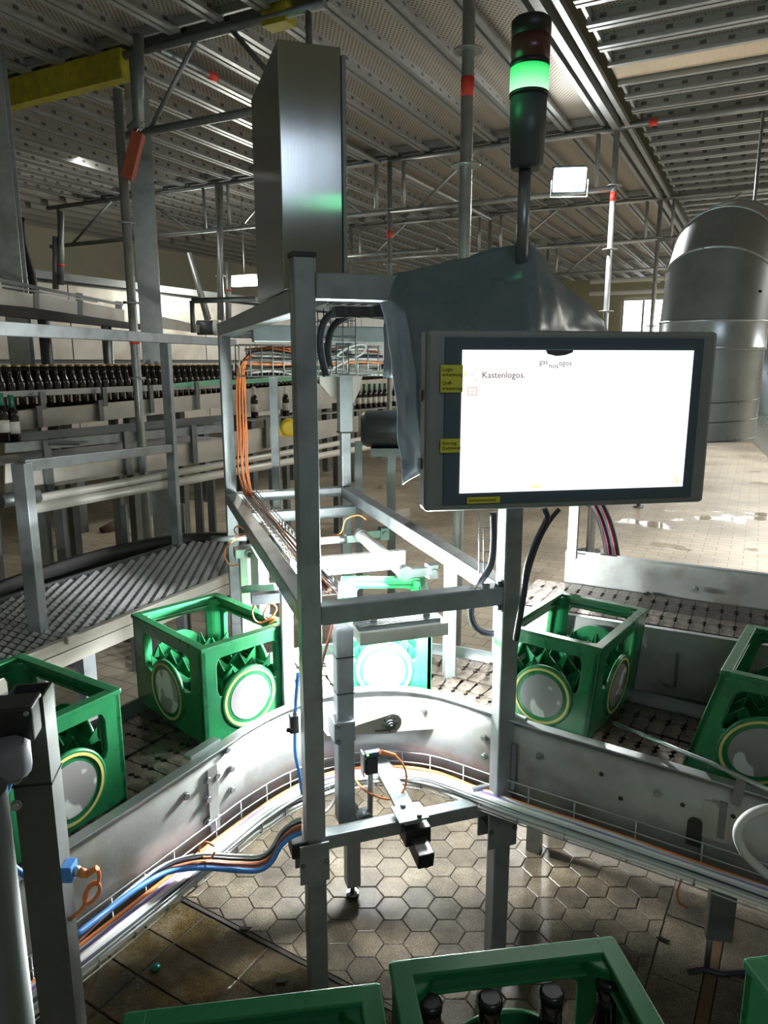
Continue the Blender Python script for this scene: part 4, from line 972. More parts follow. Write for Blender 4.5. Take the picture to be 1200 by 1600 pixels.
# ================================================================== SECOND CONVEYOR (right, behind the crates)
U1, U2 = 2.377, 2.755
cv = thing('transfer_conveyor', 'higher stainless conveyor with bow-tie chain running behind the right-hand crates', 'conveyor', Wd(.2, 2.55, 0))
def nbar(par, name, u, n0, n1, z, w, h, m_, bev=0): b = MB(); b.bar(Wd(n0, u, z), Wd(n1, u, z), w, h); return b.build(name, m_, par, bevel=bev)
ZB2 = atu(1000, 1076, U1).z
nbar(cv, 'side_plate', U1, -.78, 1.2, (.95 + ZB2) / 2, .006, .95 - ZB2, PLATE)
nbar(cv, 'side_plate', U2 + .01, -.62, 2.4, .945, .006, .25, PLATE)
nbar(cv, 'plate_flange', U1 + .008, -.78, 1.2, .952, .022, .004, STEEL)
nbar(cv, 'plate_flange', U2 + .02, -.62, 2.4, 1.072, .024, .004, STEEL)
nbar(cv, 'conveyor_bed', (U1 + U2) / 2, -.78, 1.2, .915, U2 - U1 - .02, .03, BLACK)
MB().bar(Wd(-.55, U1 + .12, .42), Wd(2.6, U1 + .12, .42), .01, .72).build('shade_skirt', STEELD, cv)  # dark skirt added to block light from the far right, keeps the floor dark
nbar(cv, 'bumper_rail', U1 - .03, -.78, 1.2, ZB2 - .012, .05, .022, BLACK)
for (u, nk) in ((2.50, 42), (2.66, 42)):
    p0 = Wd(-.7, u, 0); run_links([p0, Wd(1.2, u, 0)], .045, .945, cv, ML if False else {})
for px, py in ((970, 1006), (1046, 1020), (1043, 1067), (1087, 920)):
    p = atu(px, py, U1 if py > 1000 else U2); b = MB(); bolt(b, p - HU * .004, -HU, .0085, .011); b.build('bolt', STEEL, cv)
p = atu(1046, 1044, U1); b = MB(); b.box(p - HU * .006, (.006, .05, .11), (HU, HN, ZU)); b.build('joint_plate', PLATE, cv)
b = MB(); p = atu(1058, 1044, U1); b.box(p - HU * .012, (.018, .006, .115), (HU, HN, ZU)); b.build('joint_plate', STEELD, cv)
for px, py in ((1020, 935), (1140, 965), (884, 920)):
    p = atu(px, py, U2); b = MB(); b.prism([p + HN * x + ZU * z - HU * .02 for x, z in ((-.03, .02), (-.02, .025), (.05, -.012), (.05, -.022), (-.03, -.01))], HU * .02); b.build('rub_block', BLACK, cv)
for (px, py0, u) in ((892, 800, 2.70),):
    p = atu(px, 903, u); b = MB(); b.box((p.x, p.y, (1.07 + 1.52) / 2), (.034, .03, .46), (HN, HU, ZU)); b.build('upright', STEELD, cv)
for n_ in (-.6, .5, 1.15):
    for u in (U1 + .03, U2 - .03): b = MB(); b.box(Wd(n_, u, .40), (.05, .05, .80), (HN, HU, ZU)); b.build('leg', FRAME, cv)
# pale sheet between the frame and the transfer conveyor
ps = MB(); a0 = atu(694, 985, U1 - .05)
# two curved striped hoses
for k, lab in enumerate(('black and red striped hose curving down behind the transfer conveyor', 'second black and red striped hose right beside the first')):
    h = thing('striped_hose', lab, 'hose', Wd(.1, 2.9, .9)); pk = [(925 + 12 * k, 785), (938 + 10 * k, 810), (948 + 10 * k, 845), (952 + 11 * k, 880), (953 + 11 * k, 925)]
    pts = spl([atu(x, y, 2.92) for x, y in pk], 6); MB().path(pts, .017, 12).build('hose_body', BLKC, h)
    MB().path([p - HU * .0155 + HN * .004 for p in pts], .0035, 6).build('red_stripe', mat('dark red stripe', (.42, .05, .09), .5), h)
ft = thing('floor_stand', 'small steel stand with a round foot on the far pale floor', 'stand', atz(920, 862, 0)); q = atz(920, 862, 0)
b = MB(); b.tube(q, q + ZU * .012, .11, 20); b.build('foot_plate', STEELD, ft); b = MB(); b.tube(q + ZU * .012, q + ZU * 1.2, .03, 12); b.build('stand_tube', STEEL, ft)
b = MB(); b.tube(q + ZU * .45, q + ZU * .47, .055, 14); b.build('collar', STEELD, ft)
# ================================================================== MESH BELT CONVEYOR (left)
mbv = thing('mesh_belt_conveyor', 'wide grey modular mesh belt on a pale frame at the left', 'conveyor', Wd(-2.65, 2.0, 0))
NB0, NB1, UA, UB = -2.31, -2.98, .9, 3.35
def ubar(par, name, n, u0, u1, z, w, h, m_, bev=0): b = MB(); b.bar(Wd(n, u0, z), Wd(n, u1, z), w, h); return b.build(name, m_, par, bevel=bev)
ubar(mbv, 'side_rail', NB0 - .004, UA, UB, .725, .03, .045, PALEST, .002); ubar(mbv, 'side_rail', NB0 + .006, UA, UB, .672, .02, .056, PALEST, .002)
ubar(mbv, 'side_rail', NB1, UA, UB, .70, .02, .10, STEELD); ubar(mbv, 'belt_bed', (NB0 + NB1) / 2, UA, UB, .724, .64, .01, BLACK)
BELT = mat('grey belt modules', (.48, .48, .51), .34, .2, .2, 30)
b = MB(); du = .040; dn = .052; k = 0
u = UA
while u < UB:
    n = NB1 + .03 + (dn / 2 if k % 2 else 0)
    while n < NB0 - .03:
        c = Wd(n, u, .732); j = len(b.v)
        for x, y, z in ((-.024, -.004, 0), (0, -.014, .006), (.024, -.004, 0), (.022, .010, .010), (0, .004, .018), (-.022, .010, .010)): b.v.append(c + HN * x + HU * y + ZU * z)
        b.face([j, j + 1, j + 4, j + 5]); b.face([j + 1, j + 2, j + 3, j + 4]); b.face([j + 5, j + 4, j + 3, j + 2, j + 1, j][0:3] if False else [j + 5, j + 4, j + 3]); n += dn
    u += du; k += 1
tag(b.build('belt_modules', BELT, mbv), kind='stuff')
for u_ in (1.9, 2.9):
    for n_ in (NB0 - .04, NB1 + .04): b = MB(); b.box(Wd(n_, u_, .33), (.06, .06, .66), (HN, HU, ZU)); b.build('leg', FRAME, mbv); 
b = MB(); p = atn(112, 998, NB0 + .02); b.box(p, (.02, .05, .03), (HN, HU, ZU)); b.build('latch', PALEST, mbv, bevel=.002)
p = atz(196, 1040, .55)
cr_ = MB(); rim = [atz(x, y, .79) for x, y in ((-60, 950), (0, 912), (60, 890), (150, 862), (250, 840), (330, 833), (420, 838))]
strip(cr_, spl(rim, 4), .70, .79, .03); tag(cr_.build('rubber_rim', RUB), 'curved black rubber rim behind the mesh belt', 'guard')
cr_ = MB(); strip(cr_, offs(spl(rim, 4), -.03), .40, .70, .01); tag(cr_.build('rim_apron', STEELD), 'dull steel apron below the curved black rim', 'apron')
b = MB(); b.tube(atz(160, 832, 0) , atz(182, 828, 0) + ZU * .05, .06, 12); tag(b.build('floor_debris', mat('rusty debris', (.10, .06, .04), .8), smooth=False), 'dark lump of debris lying on the far floor at the left', 'debris')
# ================================================================== RAILING (left)
rl = thing('railing', 'grey square-tube railing with two rails standing left behind the mesh belt', 'railing', (-1.25, 3.5, 0))
ra = Vector((-.505 * 2.75, 2.75, 0)); rb_ = Vector((aty(268, 700, 4.15).x, 4.15, 0)); rc = Vector((aty(352, 528, 4.7).x, 4.7, 0)); rd = (rb_ - ra).normalized()
pt = aty(0, 507, 2.75 ).z; 
for p, w in ((ra, .055), (rb_, .050)):
    b = MB(); b.box((p.x, p.y, (1.42 if p is ra else 1.9) / 2), (w, w, 1.42 if p is ra else 1.9), (Vector((rd.y, -rd.x, 0)), rd, ZU)); b.build('post', FRAME, rl, bevel=.003)
z0 = aty(0, 515, 2.75).z; z1 = aty(268, 527, 4.15).z
MB().bar(Vector((ra.x, ra.y, z0)) - rd * .4, Vector((rb_.x, rb_.y, z1)) + rd * 1.2, .045, .05).build('top_rail', FRAME, rl, bevel=.003)
z0 = aty(10, 728, 2.75).z; z1 = aty(268, 700, 4.15).z
MB().bar(Vector((ra.x, ra.y, z0)), Vector((rb_.x, rb_.y, z1)), .035, .045).build('mid_rail', FRAME, rl, bevel=.003)
# ================================================================== LOWER CONVEYOR LINES AND PIPES (left background)
def line_n(px0, py0, px1, py1, n): return atn(px0, py0, n), atn(px1, py1, n)
def plate_line(par, name, n, top0, top1, bot0, bot1, x0, x1, m_, th=.01):
    a, b2 = atn(x0, top0, n), atn(x1, top1, n); c, d = atn(x0, bot0, n), atn(x1, bot1, n)
    mb = MB(); mb.prism([a, b2, d, c], -HN * th); return mb.build(name, m_, par)
# L2: mesh-topped conveyor
NL2 = -3.35
l2c = thing('slat_conveyor', 'low conveyor with pale side plates and dark stay brackets, left background', 'conveyor', Wd(NL2 - .2, 3.5, 0))
plate_line(l2c, 'side_plate', NL2, 728, 685, 772, 717, 8, 352, PALEST)
plate_line(l2c, 'side_plate', NL2, 675, 650, 715, 674, 360, 560, PALEST)
plate_line(l2c, 'upper_rail', NL2 + .01, 693, 663, 708, 675, 8, 352, FRAME)
plate_line(l2c, 'back_rail', NL2 - .32, 677, 648, 690, 658, 30, 352, STEELD)
a, b2 = atn(8, 722, NL2), atn(352, 682, NL2); mb = MB(); mb.prism([a - ZU * .01, b2 - ZU * .01, b2 - HN * .34 - ZU * .01, a - HN * .34 - ZU * .01], (0, 0, -.01)); mb.build('slat_bed', BELT, l2c)
for x, y0, y1 in ((75, 688, 768), (199, 674, 742), (303, 664, 724), (417, 655, 700)):
    c = atn(x, (y0 + y1) / 2, NL2 + .02); h = atn(x, y0, NL2).z - atn(x, y1, NL2).z; MB().box(c, (.02, .045, h), (HN, HU, ZU)).build('stay_bracket', STEELD, l2c)
for x, y in ((93, 800), (185, 790), (310, 770), (330, 770), (425, 740)):
    c = atn(x, y, NL2 - .15); MB().box((c.x, c.y, .52), (.05, .05, 1.0)).build('leg', STEELD, l2c)
pg = thing('steam_pipes', 'pair of pale horizontal pipes with elbow ends, left background', 'pipe', Wd(-3.1, 3.5, 0))
NP = -3.15
for nm, x0, y0, x1, y1, r in (('pipe', 62, 778, 620, 676, .022), ('pipe', 50, 795, 622, 690, .027)):
    a, b2 = atn(x0, y0, NP), atn(x1, y1, NP); MB().tube(a, b2, r, 14).build(nm, mat('cream pipe', (.62, .60, .54), .4, .2), pg)
q = atn(45, 805, NP); b = MB(); b.path(spl([atn(60, 793, NP), atn(42, 796, NP), atn(38, 806, NP), atn(44, 820, NP)], 4), .012, 8); b.build('elbow', STEEL, pg)
q = atn(46, 818, NP); b = MB(); b.tube(q, Vector((q.x, q.y, .0)), .028, 14); b.build('stand_pipe', STEEL, pg)
for x, y in ((192, 815), (283, 795)):
    c = atn(x, 775, NP); MB().box((c.x, c.y, (c.z - .05) / 2), (.03, .03, c.z - .05)).build('support', STEELD, pg)
b = MB(); q = atn(30, 778, NP); b.tube(q - HU * .1, q + HU * .1, .035, 14); b.build('valve', STEELD, pg)
# L3: bottle conveyor
NL3 = -3.85
l3 = thing('bottle_conveyor', 'raised conveyor carrying the long crowd of dark bottles, left background', 'conveyor', Wd(-4.1, 3.8, 0))
plate_line(l3, 'guide_rail', NL3 + .02, 613, 597, 622, 606, -30, 350, STEEL)
plate_line(l3, 'back_plate', NL3 - .02, 624, 604, 636, 614, -30, 352, PALEST)
plate_line(l3, 'side_plate', NL3 + .05, 642, 613, 672, 636, 28, 352, PALEST)
plate_line(l3, 'side_plate', NL3 + .05, 610, 590, 650, 618, 352, 620, PALEST)
plate_line(l3, 'base_rail', NL3 + .10, 677, 650, 690, 662, 20, 352, FRAME)
plate_line(l3, 'green_guide', NL3 + .03, 600, 592, 607, 600, 262, 352, mat('pale green guide strip', (.20, .55, .36), .4))
plate_line(l3, 'green_guide', NL3 + .03, 594, 575, 601, 584, 362, 620, mat('pale green guide strip', (.20, .55, .36), .4))
for x, y0, y1 in ((66, 612, 640), (61, 634, 668), (163, 605, 635), (157, 625, 658), (236, 602, 645), (308, 597, 640)):
    c = atn(x, (y0 + y1) / 2, NL3 + .07); h = atn(x, y0, NL3 + .07).z - atn(x, y1, NL3 + .07).z; MB().box(c, (.02, .035, h), (HN, HU, ZU)).build('stay_bracket', STEELD, l3)
a, b2 = atn(-30, 616, NL3), atn(352, 600, NL3); e = atn(620, 588, NL3)
def zb(u): ua, ub = a.dot(HU), b2.dot(HU); return a.z + (b2.z - a.z) * (u - ua) / (ub - ua) - .095
u0, u1 = a.dot(HU), e.dot(HU)
mb = MB(); mb.prism([Wd(NL3, u0, zb(u0) - .012), Wd(NL3, u1, zb(u1) - .012), Wd(NL3 - .75, u1, zb(u1) - .012), Wd(NL3 - .75, u0, zb(u0) - .012)], (0, 0, .01)); mb.build('conveyor_deck', STEELD, l3)
for u_ in (2.6, 3.7, 4.9, 6.5):
    for n_ in (NL3 - .05, NL3 - .7): MB().box(Wd(n_, u_, (zb(u_) - .08) / 2), (.06, .06, zb(u_) - .08), (HN, HU, ZU)).build('leg', STEELD, l3)
bme = None; cnt = 0
row_n = [NL3 - .035 - .055 * r for r in range(7)]
cand = []
for r, n_ in enumerate(row_n):
    u_ = u0 + .02 + (.031 if r % 2 else 0)
    while u_ < min(u1, 8.6) - .03:
        p = Wd(n_, u_, zb(u_)); fwd = p.y
        px = 600 + FPX * p.x / (p.y * math.cos(PITCH))
        if px < -25 or (348 < px < 560 and r > 0): u_ += .063; continue
        cand.append((r * 1.0 + fwd * .25, p, px)); u_ += .063
cand.sort(key=lambda t: t[0])
for sc_, p, px in cand[:298]:
    if bme is None:
        o = bottle_mesh(8).build('beer_bottle', [GLASSB, CAPM], origin=(0, 0, 0)); bme = o.data; o.location = p
    else: o = bpy.data.objects.new('beer_bottle', bme); COL.objects.link(o); o.location = p
    o['label'] = 'dark brown capped bottle in the crowd on the raised conveyor' ; o['category'] = 'bottle'; o['group'] = 'bottles crowded on the raised conveyor'
# labelled bottles on the lower line
def lab_bottle(p, lab, s=1.0, neck=True):
    t = thing('beer_bottle', lab, 'bottle', p, group='labelled bottles on the lower line')
    m = MB(); m.lathe([(.026, 0), (.0305, .006), (.0305, .145), (.027, .165), (.0175, .19)], 12, p); m.build('bottle_body', GLASSB, t)
    m = MB(); m.lathe([(.0178, .188), (.0150, .21), (.0140, .245), (.0155, .246), (.0155, .256)], 12, p); m.build('neck_foil', GLASSG if neck else WHITE, t)
    m = MB(); m.lathe([(.0310, .05), (.0310, .115)], 12, p); m.build('paper_label', LAB, t)
for x, y, d, lab in ((8, 690, 3.85, 'labelled bottle cut by the left post, nearest of the left pair'), (24, 692, 3.9, 'labelled bottle with green neck foil beside the left edge post')):
    lab_bottle(aty(x, y, d), lab)
b = MB(); q = aty(14, 690, 3.87); b.box(q - ZU * .008 , (.8, .12, .012)); tag(b.build('drip_shelf', STEELD), 'narrow dark shelf under the two bottles at the left edge', 'shelf')
for x, y in ((398, 653), (447, 650)): lab_bottle(atn(x, y, NL3 + .12), 'labelled bottle standing ' + ('left' if x < 420 else 'right') + ' of the thin background post', neck=False)
mb = MB(); p0 = atn(380, 655, NL3 + .12); p1 = atn(625, 633, NL3 + .12); mb.bar(p0 - ZU * .01, p1 - ZU * .01, .10, .012); tag(mb.build('bottle_track', STEEL), 'steel bottle track of the lower line behind the frame', 'track')
k = 0
for i in range(9):
    f = i / 8; q = p0.lerp(p1, .66 + .33 * f)
    lab_bottle(Vector((q.x, q.y, q.z)), 'green-necked labelled bottle in the row seen left of the tarpaulin flap')
mt = thing('drive_motor', 'round dark drive motor drum between the frame and the tarpaulin', 'motor', aty(610, 672, 5.2)); q = aty(612, 670, 5.2)
b = MB(); b.lathe([(.0, -.22), (.10, -.22), (.13, -.18), (.135, .25), (.10, .30), (0, .30)], 24, q, (Vector((0, 1, 0)), ZU, Vector((1, 0, 0))), cap=False); b.build('motor_body', DGREY, mt)
b = MB(); b.box(q - ZU * .16, (.3, .2, .06)); b.build('motor_foot', STEELD, mt); b = MB(); b.box((q.x, q.y, (q.z - .19) / 2), (.06, .06, q.z - .19)); b.build('pedestal', STEELD, mt)
# thin background posts seen through the frame
for x, y0, y1, d, w, lab in ((427, 590, 860, 3.9, .04, 'slim grey post seen between the left frame posts'), (560, 690, 850, 5.0, .05, 'slim dark post right of the far frame post')):
    q = aty(x, y0, d); b = MB(); b.box((q.x, q.y, q.z / 2), (w, w, q.z)); tag(b.build('background_post', FRAME), lab, 'post')
yl = aty(452, 668, 4.6); b = MB(); b.lathe([(0, -.04), (.045, -.04), (.06, -.01), (.06, .01), (.035, .04), (0, .04)], 14, yl, (Vector((1, 0, 0)), ZU, Vector((0, -1, 0))), cap=False); b.box(yl + Vector((-.07, 0, -.03)), (.05, .03, .05))
tag(b.build('yellow_valve', mat('yellow valve plastic', (.75, .55, .03), .45)), 'yellow valve wheel behind the near left post', 'valve')
# L4: upper conveyor descending at the left
l4 = thing('overhead_conveyor', 'high conveyor with pale side plates and dark brackets crossing the upper left', 'conveyor', (-2.2, 6.2, 0))
def yl4(x): return 4.6 + (x / 330) * 2.6
def pl4(x, y): return aty(x, y, yl4(x))
def q4(name, x0, x1, t0, t1, c0, c1, m_, th=.02): mb = MB(); mb.prism([pl4(x0, t0), pl4(x1, t1), pl4(x1, c1), pl4(x0, c0)], Vector((.3, .9, 0)).normalized() * th); return mb.build(name, m_, l4)
q4('side_plate', -20, 48, 447, 459, 473, 482, PALEST); q4('side_plate', 57, 118, 459, 470, 483, 492, PALEST); q4('side_plate', 124, 192, 471, 484, 493, 505, PALEST)
q4('side_plate', 240, 310, 492, 508, 512, 520, PALEST)
q4('top_rail', -20, 190, 431, 474, 437, 478, STEELD); q4('top_rail', -20, 150, 441, 470, 444, 473, STEEL)
q4('under_frame', -20, 200, 474, 506, 492, 514, BLACK, .3)
for x, t, c in ((52, 446, 482), (121, 457, 493), (154, 478, 502), (183, 470, 505)): q4('stay_bracket', x - 3, x + 4, t, t + 1, c, c + 1, STEELD, .03)
for x in (68, 165): q = pl4(x, 500); MB().tube((q.x, q.y, 0), q, .04, 12).build('leg', STEELD, l4)
q = pl4(325, 512); b = MB(); b.tube(q - Vector((.10, 0, 0)), q + Vector((.06, 0, 0)), .07, 18); b.build('motor', DGREY, l4); b = MB(); b.tube(q + Vector((.06, 0, 0)), q + Vector((.10, 0, 0)), .075, 18); b.build('motor_cap', WHITE, l4)
# L5: bottle washer wall
def n5(x0, y0, x1, y1, n, m_, name, par, th=.05): mb = MB(); mb.prism([atn(x0, y0, n), atn(x1, y0, n), atn(x1, y1, n), atn(x0, y1, n)], -HN * th); return mb.build(name, m_, par)
NW = -6.2
wz = thing('bottle_washer', 'big machine clad in pale stainless panels along the left background', 'machine', Wd(NW - .5, 6, 0))
mb = MB(); mb.bar(Wd(NW - .55, 2.0, 1.84), Wd(NW - .55, 13, 1.84), 1.0, 1.54); mb.build('machine_body', STEELD, wz)
for k in range(11):
    u_ = 2.2 + k * 1.0
    MB().box(Wd(NW, u_ + .5, 2.18), (.02, .985, .72), (HN, HU, ZU)).build('panel', PALEST, wz)
    MB().box(Wd(NW + .01, u_ + .5, 1.42), (.02, .985, .72), (HN, HU, ZU)).build('panel', PALEST, wz)
    MB().box(Wd(NW - .15, u_ + .05, .53), (.10, .10, 1.06), (HN, HU, ZU)).build('leg', STEELD, wz)
    b = MB(); c = Wd(NW + .02, u_ + .5, 1.68); b.path(spl([c - HU * .30 + HN * 0, c - HU * .28 + HN * .06, c + HU * .28 + HN * .06, c + HU * .30], 3), .014, 7); b.build('handle', STEEL, wz)
MB().bar(Wd(NW + .05, 2.0, 2.60), Wd(NW + .05, 13, 2.60), .12, .07).build('duct_rail', STEELD, wz)
for k, (x, y) in enumerate(((40, 535), (230, 540), (300, 540))):
    pass
# ================================================================== STEEL COLUMNS
for nm, x, yv, w, lab in (('steel_column', 230, 5.5, .20, 'steel I-column right behind the left scaffold tube'), ('steel_column', 19, 5.0, .17, 'steel I-column near the left edge')):
    q = aty(x, 400, yv); t = thing(nm, lab, 'column', (q.x, q.y, 0)); X = D(75)
    for s_ in (-1, 1): MB().box(Vector((q.x, q.y, 1.86)) + D(-15) * s_ * w * .45, (w * .75, .012, 3.72), (X, D(-15), ZU)).build('flange', GALV, t)
    MB().box((q.x, q.y, 1.86), (.01, w * .9, 3.72), (X, D(-15), ZU)).build('web', GALVD, t)
# ================================================================== SCAFFOLD DECK (ceiling)
H_ = 1.9; CZ_ = CAM_H + H_
NBM = -.65 * H_; ULS = [3.67 - 5.76, 3.67 - 2.88, 3.67, 6.55, 9.43, 12.31, 15.19, 18.07]
dk_ = thing('ceiling', 'scaffold deck of steel planks forming the ceiling', None, (0, 0, 0), kind='structure')
if 'category' in dk_: del dk_['category']
def plank_mesh(L_, w=.305):
    m = MB(); m.m = 0
    j = len(m.v)
    for x, y in ((-w / 2, -L_ / 2), (w / 2, -L_ / 2), (w / 2, L_ / 2), (-w / 2, L_ / 2)): m.v += [Vector((x, y, .055))]
    m.face([j, j + 1, j + 2, j + 3])
    m.m = 1
    for s_ in (-1, 1):
        m.m = 2; m.box((s_ * (w / 2 - .002), 0, .017), (.003, L_, .082)); m.m = 1; m.box((s_ * (w / 2 - .018), 0, -.022), (.034, L_, .004)); m.box((s_ * (w / 2 - .035), 0, -.014), (.003, L_, .018))
    for s_ in (-1, 1): m.box((0, s_ * (L_ / 2 - .02), .02), (w - .01, .02, .05))
    return m
mA = plank_mesh(2.80).build('plank', [PERF, GALV, HOLED], dk_); mB = plank_mesh(2.01).build('plank', [PERF, GALV, HOLED], dk_)
mW = MB().box((0, 0, .03), (.30, 2.01, .045)).build('plank', WOOD, dk_)
def put(src, loc, dirv):
    o = bpy.data.objects.new('plank', src.data); COL.objects.link(o); o.parent = dk_
    o.location = loc; o.rotation_euler = (0, 0, math.atan2(-dirv.x, dirv.y)); return o
tot = 0; USED = set()
for bi in range(1, len(ULS) - 1):
    uc = (ULS[bi] + ULS[bi + 1]) / 2
    for k in range(0, 24):
        n_ = NBM - .24 - k * .322
        if tot >= 296: break
        p = Wd(n_, uc, CZ_)
        if p.y < -1.0 or (n_ < -6.6 and uc > 8) or (n_ < -7.3): continue
        if p.x / max(p.y, .1) < -1.2: continue
        put(mA, p, HU); tot += 1; USED.add((round(n_, 3), round(uc, 3)))
u_ = ULS[1] + .5; k = 0
while u_ < 17.5:
    for j in range(2):
        if tot >= 298: break
        n_ = NBM + .13 + 1.03 + j * 2.07; p = Wd(n_, u_, CZ_)
        px = p.x / max(p.y, .1)
        if p.y > .6 and px < 1.3: put(mW if abs(u_ - 6.2 + .65) < .16 and j == 0 else mB, p, HN); tot += 1
    u_ += .322; k += 1
pf = MB()
for bi in range(1, len(ULS) - 1):
    uc = (ULS[bi] + ULS[bi + 1]) / 2
    for k in range(0, 26):
        n_ = NBM - .24 - k * .322; p = Wd(n_, uc, CZ_)
        if p.y < -1 or p.x / max(p.y, .1) < -1.2 or (round(n_, 3), round(uc, 3)) in USED: continue
        w = .305; L_ = 2.8; j = len(pf.v)
        for s_ in (-1, 1): pf.box(p + HN * s_ * (w / 2 - .002) + ZU * .025, (.003, L_, .066), (HN, HU, ZU)); pf.box(p + HN * s_ * (w / 2 - .014) - ZU * .006, (.026, L_, .004), (HN, HU, ZU))
        pf.box(p + ZU * .056, (w, L_, .003), (HN, HU, ZU))
tag(pf.build('plank_field', mat('distant deck metal', (.44, .43, .40), .5, .4), dk_), kind='stuff')
for o in (mA, mB, mW): bpy.data.objects.remove(o)
# slab far above the deck, closing the hall
sl = MB(); sl.box((2, 8, 4.6), (40, 44, .2)); tag(sl.build('ceiling_slab', CONC), kind='structure', label='pale concrete slab above the scaffold deck')
# ---- scaffold tubes
def stdard(n, u, lab, z0=0, z1=None, red=None, r=.0242, dirt=GALV, pos=None):
    p = pos or Wd(n, u, 0); z1 = z1 or CZ_ + .05
    t = thing('scaffold_standard', lab, 'scaffold tube', (p.x, p.y, z0)); MB().tube((p.x, p.y, z0 + .02), (p.x, p.y, z1), r, 16).build('tube', dirt, t)
    MB().tube((p.x, p.y, z0), (p.x, p.y, z0 + .02), .06, 14).build('base_plate', STEELD, t)
    return t, p
def rosette(t, p, z, r=.062):
    b = MB(); b.lathe([(.026, z - .004), (r, z - .004), (r, z + .004), (.026, z + .004)], 20, (p.x, p.y, 0), cap=False)
    for k in range(8):
        a = k * math.pi / 4; b.box((p.x + .045 * math.cos(a), p.y + .045 * math.sin(a), z), (.012, .012, .014))
    b.build('rosette', GALV, t)
def redband(t, p, z, h=.05, r=.0255): MB().tube((p.x, p.y, z), (p.x, p.y, z + h), r, 16).build('red_band', RED, t)
q = aty(727, 300, 3.3); t, p = stdard(0, 0, 'near scaffold standard with red band and rosettes behind the signal light', pos=Vector((q.x, q.y, 0)), r=.0265)
rosette(t, p, aty(727, 80, 3.3).z); rosette(t, p, aty(727, 259, 3.3).z); redband(t, p, aty(727, 152, 3.3).z, .075, .028)
q = aty(201, 400, 4.4); t, p = stdard(0, 0, 'scaffold standard at the left with a faded red band', pos=Vector((q.x, q.y, 0)), z1=aty(196, 140, 4.4).z, r=.026)
redband(t, p, aty(200, 538, 4.4).z, .05, .028)
for y in (349, 473, 591): rosette(t, p, aty(202, y, 4.4).z, .05)
# sloping bracket and drop post above it
b = MB(); b.bar(aty(199, 280, 4.38), aty(217, 208, 4.38), .055, .06); tag(b.build('sloping_bracket', ORB), 'rust red steel bracket sloping above the left scaffold standard', 'bracket')
b = MB(); b.tube(aty(217, 200, 4.38), aty(216, 55, 4.38), .030, 10); b.path([aty(203, 205, 4.38), aty(214, 192, 4.38), aty(222, 198, 4.38)], .028, 8); tag(b.build('drop_post', GALVD), 'short dark tube dropping from the deck to the rust red bracket', 'tube')
sd = {}
for n_, u_, lab in ((NBM, 6.55, 'scaffold standard right of the floodlight with a red band'), (NBM, 9.43, 'scaffold standard in the second row below the deck corner beam'), (NBM, 12.31, 'far scaffold standard in the third row on the beam line'),
                    (NBM - 2.07, 6.55, 'scaffold standard with red band right beside the cabinet'), (NBM - 2.07, 9.43, 'scaffold standard in the second row behind the tarpaulin'), (NBM - 2.07, 12.31, 'far scaffold standard, third row left of the beam line'),
                    (NBM - 4.14, 6.55, 'scaffold standard left of the cabinet carrying a truss end'), (NBM - 4.14, 9.43, 'far scaffold standard seen left of the frame'),
                    (NBM + 2.07, 9.43, 'scaffold standard behind the big duct'), (NBM + 2.07, 12.31, 'far scaffold standard right of the big duct')):
    t, p = stdard(n_, u_, lab); sd[(n_, u_)] = t
    if u_ < 7: redband(t, p, CAM_H + (1.30 if n_ == NBM else 1.16), .07)
    for z in (3.22, 2.72, 2.22): rosette(t, p, z)
# truss girders and ledgers along n at each bay line
TZ1, TZ0 = CZ_ - .05, CZ_ - .50
def truss(u, n0, n1, lab, m_=GALV):
    t = thing('lattice_girder', lab, 'girder', Wd(n0, u, TZ0))
    MB().tube(Wd(n0, u, TZ1), Wd(n1, u, TZ1), .024, 10).build('top_chord', m_, t); MB().tube(Wd(n0, u, TZ0), Wd(n1, u, TZ0), .024, 10).build('bottom_chord', m_, t)
    L_ = n1 - n0; s_ = 1 if L_ > 0 else -1
    for f in (.07, .93): MB().tube(Wd(n0 + L_ * f, u, TZ0), Wd(n0 + L_ * f, u, TZ1), .019, 8).build('upright', m_, t)
    for f0, f1 in ((.14, .42), (.86, .58)): MB().tube(Wd(n0 + L_ * f0, u, TZ0), Wd(n0 + L_ * f1, u, TZ1), .015, 8).build('diagonal', m_, t)
truss(6.55, NBM, NBM - 2.07, 'lattice girder spanning behind the near standard and the signal light')
truss(6.55, NBM - 2.07, NBM - 4.14, 'lattice girder behind the control cabinet')
truss(6.55, NBM - 4.14, NBM - 6.8, 'dark lattice girder left of the cabinet', GALVD)
truss(9.43, NBM, NBM - 2.07, 'second-row lattice girder behind the signal light pole'); truss(9.43, NBM - 2.07, NBM - 4.14, 'second-row lattice girder behind the cabinet')
truss(12.31, NBM, NBM - 2.07, 'third-row lattice girder in the far middle'); truss(9.43, NBM, NBM + 2.07, 'second-row lattice girder above the big duct')
truss(12.31, NBM, NBM + 2.07, 'third-row lattice girder at the far right')
truss(3.67, NBM - 1.0, NBM - 2.5, 'nearest dark lattice girder at the top of the picture', GALVD)
yb = MB(); yb.bar(Wd(NBM - 2.45, 3.67, CZ_ - .10), Wd(NBM - 5.2, 3.72, CZ_ - .10), .08, .17); tag(yb.build('yellow_beam', YELP), 'worn yellow beam under the deck at the upper left', 'beam')
yb = MB(); yb.box(Wd(NBM - 1.32, 3.70, CZ_ - .02), (.16, .10, .14), (HN, HU, ZU)); tag(yb.build('yellow_block', YELP), 'yellow beam end above the control cabinet', 'beam')
